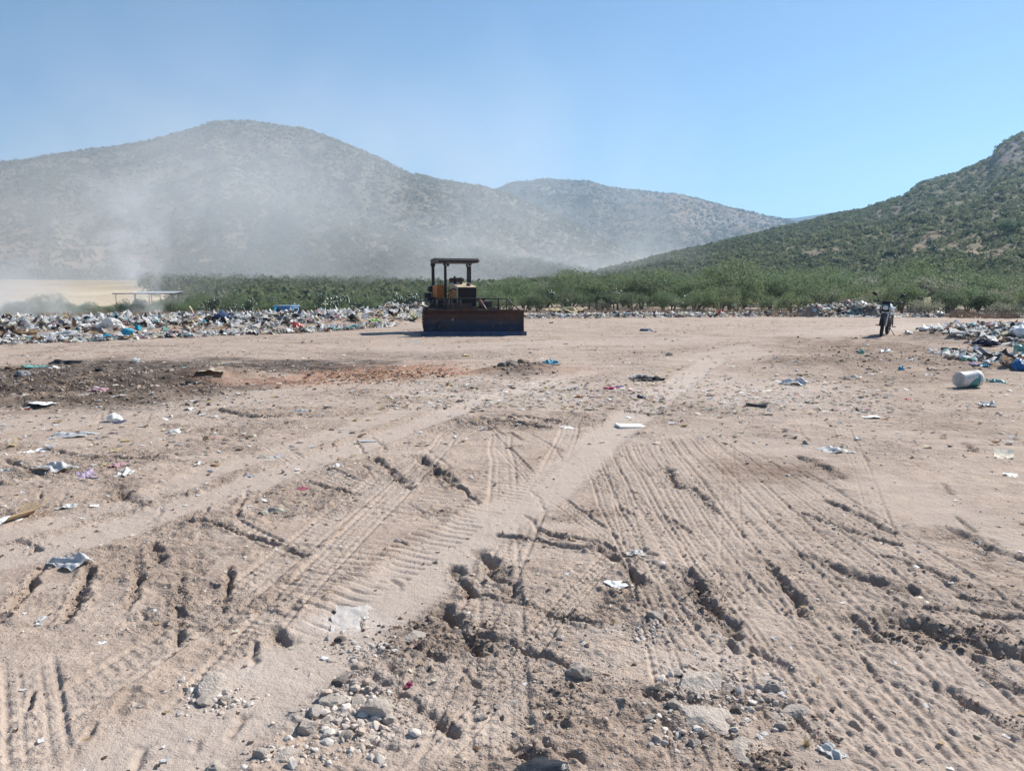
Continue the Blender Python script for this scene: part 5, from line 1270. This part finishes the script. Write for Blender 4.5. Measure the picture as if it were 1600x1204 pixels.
# heaps: every larger piece is its own object, the shreds between them are one loose mass
g = np.random.default_rng(99)
WH = ['white'] * 22 + ['cream'] * 6 + ['grey'] * 5 + ['black'] * 5 + ['navy'] * 2 + ['pink', 'red', 'teal', 'cyan', 'tan', 'tan', 'brown', 'brown', 'purple', 'green', 'white', 'pink']
NM = dict(bag="bulging plastic bag", sheet="torn plastic sheet", cloth="crumpled cloth", card="cardboard flap", film="shiny plastic bag", bottle="plastic bottle", tub="plastic tub", flat="flattened wrapper")
HC = dict(navy="dark navy", cyan="light blue", tan="brown")
def heap(n, seg, spread, smin, smax, where, group, hmax):
    pts = _seg(seg); L = np.concatenate([[0], np.cumsum(np.hypot(*np.diff(pts, axis=0).T))])
    for k in range(n):
        u = g.random() * L[-1]; i = min(np.searchsorted(L, u, 'right') - 1, len(pts) - 2); t = (u - L[i]) / (L[i + 1] - L[i]); p = pts[i] * (1 - t) + pts[i + 1] * t
        d = pts[i + 1] - pts[i]; d = d / np.hypot(*d); nrm = np.array([-d[1], d[0]]); o = g.normal() * spread * .55
        p = p + nrm * o; q = g.random(); kd = 'bag' if q < .42 else 'sheet' if q < .66 else 'cloth' if q < .8 else 'card' if q < .86 else 'flat' if q < .92 else 'bottle' if q < .97 else 'tub'
        c = str(g.choice(WH)); 
        if kd == 'bag' and c in ('black', 'navy'): kd = 'film'
        if kd == 'card': c = str(g.choice(['tan', 'cream', 'tan']))
        if kd == 'bottle': c = str(g.choice(['white', 'teal', 'green', 'white']))
        s = smin + (smax - smin) * g.random() ** 1.8
        if kd in ('bottle', 'tub'): s *= .5
        if callable(where):
            hx, hy = to_px(p[0], p[1], .25)
            if 424 < hx < 478 and hy < 500: continue
        w_ = where(*p) if callable(where) else where
        size = "large " if s > smin + .55 * (smax - smin) else "small " if s < smin + .2 * (smax - smin) else ""
        put(0, 0, s, kd, c, f"{'' if len((NM[kd] + ' ' + w_ + HC.get(c, c)).split()) > 13 else size}{HC.get(c, c)} {NM[kd]} {w_}", NM[kd].split(' ', 1)[1] if kd != 'card' else "cardboard", group, None, int(g.integers(0, 8)), lift=g.uniform(-.03, .12) * s, hs=g.uniform(.55, .95), xy=(p[0], p[1]), tilt=g.uniform(-.3, .3))
def lw(x, y):
    px, py = to_px(np.array(x), np.array(y), np.array(.2)); px = float(px)
    if px < 90: return "at the smoking end of the long rubbish heap"
    if px < 220: return "in the long heap beside the bright cyan bag"
    if px < 330: return "in the long heap in front of the post shelter"
    if px < 430: return "in the long heap between the shelter and blue hut"
    if px < 500: return "in the long heap in front of the blue hut"
    if px < 590: return "in the long heap between the blue hut and bulldozer"
    return "in the long heap closest to the bulldozer"
LH = [(-60, 525), (0, 522), (160, 517), (330, 511), (470, 507), (600, 501), (648, 499)]
heap(225, LH, 2.5, .2, .62, lw, "pieces of the long rubbish heap", .5)
heap(100, [(-40, 536), (160, 529), (330, 522), (470, 517), (600, 509)], .8, .12, .42, lw, "pieces of the long rubbish heap", .5)
for px, py, wp, k, c, lab, cat in [
  (200, 528, 20, 'bag', 'cyan', "bright cyan knotted bag at the foot of the long heap", "plastic bag"), (95, 530, 50, 'sheet', 'white', "broad white plastic sheet draped over the heap base", "plastic sheet"),
  (465, 516, 18, 'bag', 'red', "red and pink stuffed bag at the foot of the long heap", "plastic bag"), (586, 508, 13, 'sheet', 'lime', "bright lime green plastic high in the long heap", "plastic scrap"),
  (553, 515, 22, 'sheet', 'teal', "pale mint sheet hanging down the heap face", "plastic sheet"), (375, 505, 34, 'film', 'navy', "big dark bag crest under pink cloth", "plastic bag"),
  (380, 497, 28, 'cloth', 'pink', "salmon cloth spread over the big dark bag", "cloth"), (507, 503, 18, 'cloth', 'pink', "vivid pink cloth in the middle of the heap", "cloth"),
  (350, 514, 36, 'film', 'navy', "long dark bag low in the heap near white rags", "plastic bag"), (175, 523, 30, 'bag', 'white', "puffed white bag next to the cyan one", "plastic bag"),
  (92, 502, 14, 'card', 'pink', "pink square panel high on the smoky heap", "panel"), (110, 497, 18, 'card', 'grey', "grey tilted panel beside the pink square panel", "panel"),
  (290, 520, 22, 'film', 'navy', "dark bag with magenta edge in the heap", "plastic bag"), (630, 500, 30, 'cloth', (.33, .32, .18), "olive sacking pile against the bulldozer", "sacking"),
  (645, 504, 30, 'cloth', (.28, .27, .15), "dull green netting beside the olive sacking", "netting")]:
    put(px, py, wp, k, c, lab, cat, lift=.12)
def rw(x, y):
    px, py = to_px(np.array(x), np.array(y), np.array(.1)); px = float(px)
    return "in the near heap beyond the bucket" if px < 1540 else "in the near heap under the black bags"
heap(58, [(1520, 534), (1580, 528), (1690, 538)], 1.7, .12, .42, rw, "pieces of the near heap", .3)
heap(22, [(1540, 560), (1690, 566)], 1.0, .08, .3, "in the low litter fringe beside the bright blue bag", "pieces of the near heap", .3)
for px, py, wp, c, k, lab in [(1575, 522, 46, 'black', 'film', "long black bag across the top of the near heap"), (1555, 516, 26, 'black', 'film', "upright black bag on the near heap"), (1519, 525, 26, 'black', 'film', "round black bag at the outer edge of the near heap"),
  (1595, 536, 36, 'white', 'bag', "big white bag under the long black bag"), (1540, 541, 34, 'navy', 'film', "dark grey bag sunk into white bags"), (1598, 505, 14, 'crimson', 'cloth', "crimson cloth tip on the near heap"), (1545, 522, 34, 'purple', 'cloth', "mauve cloth laid on the near heap"),
  (1515, 514, 26, 'green', 'flat', "thin green strip behind the round black bag"), (1490, 531, 16, 'red', 'flat', "red and white packet at the heap edge"), (1598, 552, 26, 'teal', 'bag', "teal bag low in the near heap")]:
    put(px, py, wp, k, c, lab, "cloth" if k == 'cloth' else "plastic bag" if k in ('bag', 'film') else "packet", lift=.06)
heap(48, [(1268, 494), (1315, 493), (1368, 494)], 1.1, .25, .75, "in the far heap below the brown cardboard", "pieces of the far heap", .5)
heap(42, [(822, 497), (960, 496), (1080, 495), (1190, 494)], .8, .15, .5, "in the low rubbish line between straw mound and green weeds", "pieces of the far rubbish line", .2)
heap(26, [(1190, 493), (1262, 492)], .7, .15, .55, "in the low rubbish line behind the green weeds", "pieces of the far rubbish line", .2)
heap(26, [(1400, 496), (1490, 494), (1640, 492)], .9, .15, .6, "in the low rubbish line past the motorcycle", "pieces of the far rubbish line", .2)
for k, (px, py, wp) in enumerate([(872, 494, 40), (892, 494, 46), (905, 496, 22)]):
    put(px, py, wp, 'cloth', (.50, .40, .22), ["straw coloured heap of dry stalks, the low near side", "straw coloured heap of dry stalks, the tall crest", "straw coloured heap of dry stalks, the small tail"][k], "straw heap", hs=.9)
# loose middle sized litter, each piece by itself
REG = [((20, 470), (560, 640), "on the dark churned soil", 26), ((300, 900), (548, 600), "between the cloth bundle and the orange soil", 24), ((650, 1000), (592, 650), "on the pale rubble before the cloth bundle", 34),
       ((1040, 1400), (590, 660), "on the rubbly dirt this side of the bucket", 30), ((1150, 1500), (520, 600), "on the brown soil by the motorcycle", 24), ((20, 560), (640, 790), "near the lilac cloth and grey board", 26), ((700, 1180), (500, 545), "on the open dirt past the blade", 14)]
for (x0, x1), (y0, y1), wh, n in REG:
    for k in range(n):
        px = g.uniform(x0, x1); py = g.uniform(y0, y1); kd = str(g.choice(['sheet', 'flat', 'sheet', 'card', 'cloth'])); c = str(g.choice(['white', 'white', 'white', 'cream', 'grey', 'tan', 'brown', 'grey', 'stone', 'black', 'cream']))
        if kd == 'card': c = 'tan'
        put(px, py, g.uniform(5, 13), kd, c, f"small {HC.get(c, c)} {dict(sheet='plastic shred', flat='paper shred', card='cardboard chip', cloth='rag')[kd]} {wh}", dict(sheet='plastic scrap', flat='paper', card='cardboard', cloth='cloth')[kd], "litter scattered over the dirt", hs=.8)
print("litter", cnt, time.time() - _t0)

# ------------------------------------------------------------------ loose masses: shreds, gravel, clods
def shreds(name, px, py, smin, smax, cols, seed, label, xy=None, up=.0, spreadz=0.):
    g = np.random.default_rng(seed)
    if xy is None:
        X = np.zeros(len(px)); Y = np.zeros(len(px))
        a = (px - 800) / FPX; cc, s_ = math.cos(PITCH), math.sin(PITCH); v = -(py - 602) / FPX; b = cc + s_ * v; c = -s_ + cc * v; t = -1.6 / c; X = a * t; Y = b * t
    else: X, Y = xy
    n = len(X); z = ground(X, Y)[0] + g.random(n) * spreadz
    s = smin + (smax - smin) * g.random(n) ** 2.2
    q = np.stack(np.meshgrid([-1, 0, 1], [-1, 0, 1]), -1).reshape(-1, 2)[None] * (.5 + .25 * g.random((n, 9, 2)))
    ang = g.random(n) * 6.28; ca, sa = np.cos(ang)[:, None], np.sin(ang)[:, None]; asp = g.uniform(.35, 1, (n, 1))
    lx = q[..., 0] * s[:, None]; ly = q[..., 1] * s[:, None] * asp
    tl = g.normal(0, .1 + up, (n, 1)); lz = g.normal(0, .12 + up * .3, (n, 9)) * s[:, None] + lx * tl
    V = np.stack([X[:, None] + lx * ca - ly * sa, Y[:, None] + lx * sa + ly * ca, (z + s * .25)[:, None] + lz], -1).reshape(-1, 3)
    f = np.array([[0, 1, 4, 3], [1, 2, 5, 4], [3, 4, 7, 6], [4, 5, 8, 7]]); F = (np.arange(n)[:, None, None] * 9 + f[None]).reshape(-1, 4)
    me = np_mesh(name, V, F, False); C = np.array([CL[c] if isinstance(c, str) else c for c in cols])[g.integers(0, len(cols), n)] * g.uniform(.75, 1.1, (n, 1))
    attr_c(me, 'tint', np.repeat(C, 4, 0)); o = link(name, me, MAT_SHRED); tag(o, label, "litter", kind='stuff'); return o
MAT_SHRED = m_face_colour("shredded_litter", .7, trans=.35); MAT_GRAV = m_face_colour("gravel_stone", .95, .15)
g = np.random.default_rng(123)
def along_pts(seg, n, spread):
    pts = _seg(seg); L = np.concatenate([[0], np.cumsum(np.hypot(*np.diff(pts, axis=0).T))]); u = g.random(n) * L[-1]
    x = np.interp(u, L, pts[:, 0]); y = np.interp(u, L, pts[:, 1]); return x + g.normal(0, spread * .25, n), y + g.normal(0, spread, n)
HEAPC = ['white'] * 20 + ['cream'] * 7 + ['grey'] * 7 + ['tan'] * 4 + ['brown'] * 5 + ['black'] * 5 + ['pink', 'teal', 'cyan', 'navy', 'dark', 'dark', 'stone', 'stone']
xa, ya = along_pts(LH, 26000, 1.55); hx, hy = to_px(xa, ya, .2); k_ = ~((hx > 424) & (hx < 478) & (hy < 500)); xa, ya = xa[k_], ya[k_]; shreds("rubbish_shreds", None, None, .045, .30, HEAPC, 1, "shreds of rubbish filling the long heap", (xa, ya), .4, .08)
parts = [along_pts([(-60, 537), (160, 530), (330, 523), (470, 518), (610, 509)], 5000, .6), along_pts([(1505, 534), (1580, 528), (1700, 540)], 3000, 1.0), along_pts([(1265, 494), (1370, 494)], 2500, .7), along_pts([(822, 497), (1080, 495), (1262, 493)], 2600, .5), along_pts([(1380, 495), (1650, 491)], 1800, .5), along_pts([(30, 500), (300, 492), (440, 489)], 3500, 2.5), along_pts([(1500, 565), (1700, 572)], 900, .7)]
shreds("rubbish_shreds", None, None, .03, .22, HEAPC, 2, "shreds of rubbish in the farther heaps", (np.concatenate([p[0] for p in parts]), np.concatenate([p[1] for p in parts])), .3, .06)
def cloud(n, x0, x1, y0, y1): return g.uniform(x0, x1, n), g.uniform(y0, y1, n)
cs = [cloud(2600, -60, 1660, 545, 640), cloud(900, -60, 1660, 600, 700), cloud(1500, 600, 1040, 585, 640), cloud(1000, 1000, 1400, 585, 650), cloud(900, -60, 900, 500, 560), cloud(900, 820, 1660, 498, 560), cloud(350, -60, 560, 620, 740), cloud(300, 1050, 1660, 520, 620), cloud(900, 740, 1250, 495, 520)]
shreds("litter_scraps", np.concatenate([c[0] for c in cs]), np.concatenate([c[1] for c in cs]), .010, .07, ['white'] * 9 + ['cream'] * 10 + ['stone'] * 8 + ['grey'] * 2 + ['tan'] * 4 + ['brown'] * 2 + ['dark'] + ['pink', 'yellow', 'black'], 3, "tiny scraps of paper and plastic trodden into the dirt")
cs = [cloud(1100, -60, 1660, 640, 900), cloud(500, -60, 560, 620, 800), cloud(420, 0, 1600, 900, 1200), cloud(500, -60, 700, 600, 900)]
shreds("litter_scraps", np.concatenate([c[0] for c in cs]), np.concatenate([c[1] for c in cs]), .004, .026, ['cream', 'cream', 'stone', 'white', 'white', 'tan', 'brown', 'dark'], 13, "crumb sized bits of litter pressed into the dirt")
n_ = 1500; oc = (g.normal(600, 75, n_), g.normal(584, 6, n_)); oc = (oc[0], oc[1] + (620 - oc[0]) * .06); shreds("brick_crumbs", oc[0], oc[1], .012, .07, [(.34, .17, .10), (.42, .24, .16), 'tan', 'brown', 'cream', (.26, .13, .08)], 4, "orange brick crumbs and rusty chips on the dirt")

def stones(name, X, Y, S, tints, seed, label, base, cuts=7, sink=.25):
    g = np.random.default_rng(seed); P_ = []
    for k in range(12):
        V, F = rock_verts(300 + k, base, cuts, .12, (1, .8, .62)); P_.append(V)
    n = len(X); P_ = np.array(P_)[g.integers(0, 12, n)]; z = ground(X, Y)[0]
    a = g.random(n) * 6.28; ca, sa = np.cos(a)[:, None], np.sin(a)[:, None]; t = g.normal(0, .3, (n, 1))
    x = P_[..., 0] * S[:, None]; y = P_[..., 1] * S[:, None]; zz = P_[..., 2] * S[:, None] * g.uniform(.7, 1.2, (n, 1)) + x * t
    V = np.stack([X[:, None] + x * ca - y * sa, Y[:, None] + x * sa + y * ca, (z + S * (.3 - sink))[:, None] + zz], -1).reshape(-1, 3)
    F = (np.arange(n)[:, None, None] * len(base[0]) + base[1][None]).reshape(-1, 3); me = np_mesh(name, V, F, False)
    T = np.array(tints)[g.integers(0, len(tints), n)] * g.uniform(.8, 1.15, (n, 1)); attr_c(me, 'tint', np.repeat(T, len(base[1]), 0))
    o = link(name, me, MAT_GRAV); tag(o, label, "gravel", kind='stuff'); return o
def px2xy(px, py):
    a = (px - 800) / FPX; cc, s_ = math.cos(PITCH), math.sin(PITCH); v = -(py - 602) / FPX; b = cc + s_ * v; c = -s_ + cc * v; t = -1.6 / c; return a * t, b * t
px, py = cloud(62000, -250, 1850, 500, 1280); X, Y = px2xy(px, py); _, at_ = ground(X, Y)
keep = (g.random(len(X)) < .12 + .9 * at_['rough'] ** 1.5) & (at_['worn'] < .5) & (fbm(X / .5, Y / .5, 4, 3) + .25 * at_['rough'] > .47); X, Y = X[keep], Y[keep]
S = .0042 * (Y / 3) ** .8 * np.exp(g.normal(.1, .6, len(X)))
stones("gravel", X, Y, S, [(.46, .37, .30), (.40, .31, .25), (.56, .49, .43), (.62, .56, .5), (.36, .30, .26), (.30, .22, .17)], 5, "small stones and dirt crumbs strewn over the ground", IC1)
# crumbs and clods thrown up along the ruts
xs, ys, sz = [], [], []
for pts, hw, dep in ruts[:60]:
    L = np.hypot(*np.diff(pts, axis=0).T).sum(); n = int(min(700, 40 + L * 180 * (1 + 6 / max(2.5, pts[:, 1].mean()))))
    cum = np.concatenate([[0], np.cumsum(np.hypot(*np.diff(pts, axis=0).T))]); u = cum[-1] * np.clip(np.repeat(g.random(n // 12 + 1), 12)[:n] + g.normal(0, .03, n), 0, 1)
    xs.append(np.interp(u, cum, pts[:, 0]) + g.normal(0, hw * 2.2, n) * g.random(n)); ys.append(np.interp(u, cum, pts[:, 1]) + g.normal(0, hw * 2.2, n) * g.random(n)); sz.append(.0055 * np.exp(g.normal(0, .5, n)) * (1 + dep * 5) * np.maximum(1, pts[:, 1].mean() / 5))
X, Y, S = map(np.concatenate, (xs, ys, sz)); X = X + 0; 
stones("soil_clods", X, Y, S, [(.36, .275, .215), (.40, .31, .25), (.28, .21, .165), (.44, .35, .28)], 6, "dark crumbly clods thrown up along the ruts", IC1)
# rubble spills: pale stones around the stone groups
sp = [((560, 1110), (60, 45), 420, 1.7, 1), ((1100, 1090), (110, 80), 500, 1.4, 1), ((480, 1180), (110, 22), 140, 1.5, 1), ((560, 1010), (60, 22), 300, 1.2, 1), ((690, 985), (110, 30), 500, 1.2, 0), ((330, 1085), (70, 28), 240, 1.3, 1), ((1020, 985), (50, 22), 160, 1.2, 1), ((880, 1085), (170, 60), 450, 1, 0), ((1180, 1080), (90, 50), 300, 1.1, 1), ((1190, 1190), (50, 30), 380, 1.2, 0),
      ((140, 602), (250, 34), 3600, 3.0, 0), ((1400, 560), (200, 24), 900, 3.0, 0), ((400, 575), (160, 16), 500, 2.5, 0), ((820, 577), (50, 9), 160, 4, 0), ((1480, 990), (130, 24), 500, 1.2, 0), ((1100, 940), (40, 40), 400, 1.1, 0)]
for tint in (0, 1):
    XX, YY, SS = [], [], []
    for (cx, cy_), (rx, ry), n, k, t_ in sp:
        if t_ != tint: continue
        x, y = px2xy(g.normal(cx, rx * .5, n), g.normal(cy_, ry * .5, n)); XX.append(x); YY.append(y); SS.append(.0072 * k * np.exp(np.clip(g.normal(0, .7, n), -2, 1.35)))
    stones("rubble", *map(np.concatenate, (XX, YY, SS)), [[(.20, .15, .12), (.28, .21, .16), (.14, .11, .09), (.35, .27, .21)], [(.54, .475, .42), (.48, .41, .355), (.60, .54, .485), (.44, .36, .30)]][tint], 8 + tint, ["dark lumps of churned soil", "pale broken stones spilled around the rocks"][tint], IC2, 9)
print("masses", time.time() - _t0)

# ------------------------------------------------------------------ smoke and haze
def smoke(loc, size, dens, nscale, label, rot=(0, 0, 0), stretch=(1, 1, 1), lo=.42, hi=.72, taper=0., lean=0., bottom=.0, colr=(.93, .95, .98), side=1.3):
    bm = bmesh.new(); bmesh.ops.create_cube(bm, size=2); me = bpy.data.meshes.new("smoke"); bm.to_mesh(me); bm.free()
    m = bpy.data.materials.new("smoke"); m.use_nodes = True; t = m.node_tree; t.nodes.clear(); N = lambda k: t.nodes.new(k); L = t.links.new
    out = N('ShaderNodeOutputMaterial'); pv = N('ShaderNodeVolumePrincipled'); L(pv.outputs[0], out.inputs['Volume'])
    pv.inputs['Color'].default_value = (*colr, 1); pv.inputs['Anisotropy'].default_value = .35
    tc = N('ShaderNodeTexCoord').outputs['Object']; sep = N('ShaderNodeSeparateXYZ'); L(tc, sep.inputs[0])
    def M(op, a, b=0.):
        n = N('ShaderNodeMath'); n.operation = op
        for i, v in enumerate((a, b)):
            if isinstance(v, (int, float)): n.inputs[i].default_value = v
            else: L(v, n.inputs[i])
        return n.outputs[0]
    x, y, z = sep.outputs; h = M('MULTIPLY', M('ADD', z, 1.), .5)              # 0 at the bottom, 1 at the top
    xc = M('SUBTRACT', x, M('MULTIPLY', h, lean)); wd = M('ADD', 1 - taper, M('MULTIPLY', h, taper))
    q = M('POWER', M('ABSOLUTE', M('DIVIDE', xc, wd)), 2.); q = M('ADD', q, M('POWER', M('ABSOLUTE', M('DIVIDE', y, wd)), 2.))
    fall = ramp(t, q, 0, .95, 1, 0); fall = M('POWER', fall, side)
    top = ramp(t, h, .35, .98, 1, 0); bot = ramp(t, h, 0, .06 + bottom, 0, 1)
    mp = N('ShaderNodeMapping'); mp.inputs['Scale'].default_value = tuple(size[i] * stretch[i] * nscale for i in range(3)); mp.inputs['Location'].default_value = (loc[0] * .37, 3.1, loc[1] * .11); L(tc, mp.inputs[0])
    nz = noise(t, mp.outputs[0], 1., 4, .6, .8)
    d = M('MULTIPLY', M('MULTIPLY', M('MULTIPLY', ramp(t, nz, lo, hi), fall), M('MULTIPLY', top, bot)), dens); L(d, pv.inputs['Density'])
    o = link("smoke", me, m); o.location = loc; o.scale = size; o.rotation_euler = rot; tag(o, label, "smoke", kind='stuff'); return o
smoke((-58, 215, 34), (118, 60, 40), .014, .022, "broad veil of drifting smoke in front of the tall hill", lo=.34, hi=.66, side=.8)
smoke((5, 455, 22), (150, 70, 36), .012, .013, "low smoke bank sliding behind the bulldozer toward the green slope", lo=.32, hi=.66, side=.9)
smoke((-29.0, 62, 4.8), (4.8, 3.8, 6.6), .62, .34, "pale plume rising beside the post shelter", lo=.42, hi=.70, taper=.65, lean=-.45)
smoke((-43, 60, 1.9), (9, 7, 3.8), .36, .24, "thick smoke at the burning end of the heap", lo=.40, hi=.70)
smoke((-32, 53, .7), (6, 4, 1.8), .28, .4, "low curl of smoke over the smouldering shreds", lo=.44, hi=.7)
smoke((-36, 72, 1.6), (12, 5, 4.0), .12, .22, "thin smoke veiling the shrubs around the post shelter", lo=.36, hi=.7)
smoke((-75, 130, 62), (50, 30, 62), .0035, .02, "faint smoke drifting high into the sky", lo=.42, hi=.72, side=.9)
smoke((13.1, 26.6, .5), (1.3, 1.1, .55), .14, 1.2, "thin dust hanging behind the motorcycle", lo=.4, hi=.75, colr=(.9, .84, .78))

hz = bmesh.new(); bmesh.ops.create_cube(hz, size=1); me = bpy.data.meshes.new("haze"); hz.to_mesh(me); hz.free()
m = bpy.data.materials.new("haze_air"); m.use_nodes = True; t = m.node_tree; t.nodes.clear(); out = t.nodes.new('ShaderNodeOutputMaterial'); pv = t.nodes.new('ShaderNodeVolumePrincipled'); t.links.new(pv.outputs[0], out.inputs['Volume'])
pv.inputs['Color'].default_value = (.40, .68, .98, 1); pv.inputs['Density'].default_value = .00020; pv.inputs['Anisotropy'].default_value = .3
o = link("haze", me, m); o.scale = (14400, 14400, 560); o.location = (0, 0, 560 / 2 - 12); tag(o, kind='stuff')
print("done", time.time() - _t0)
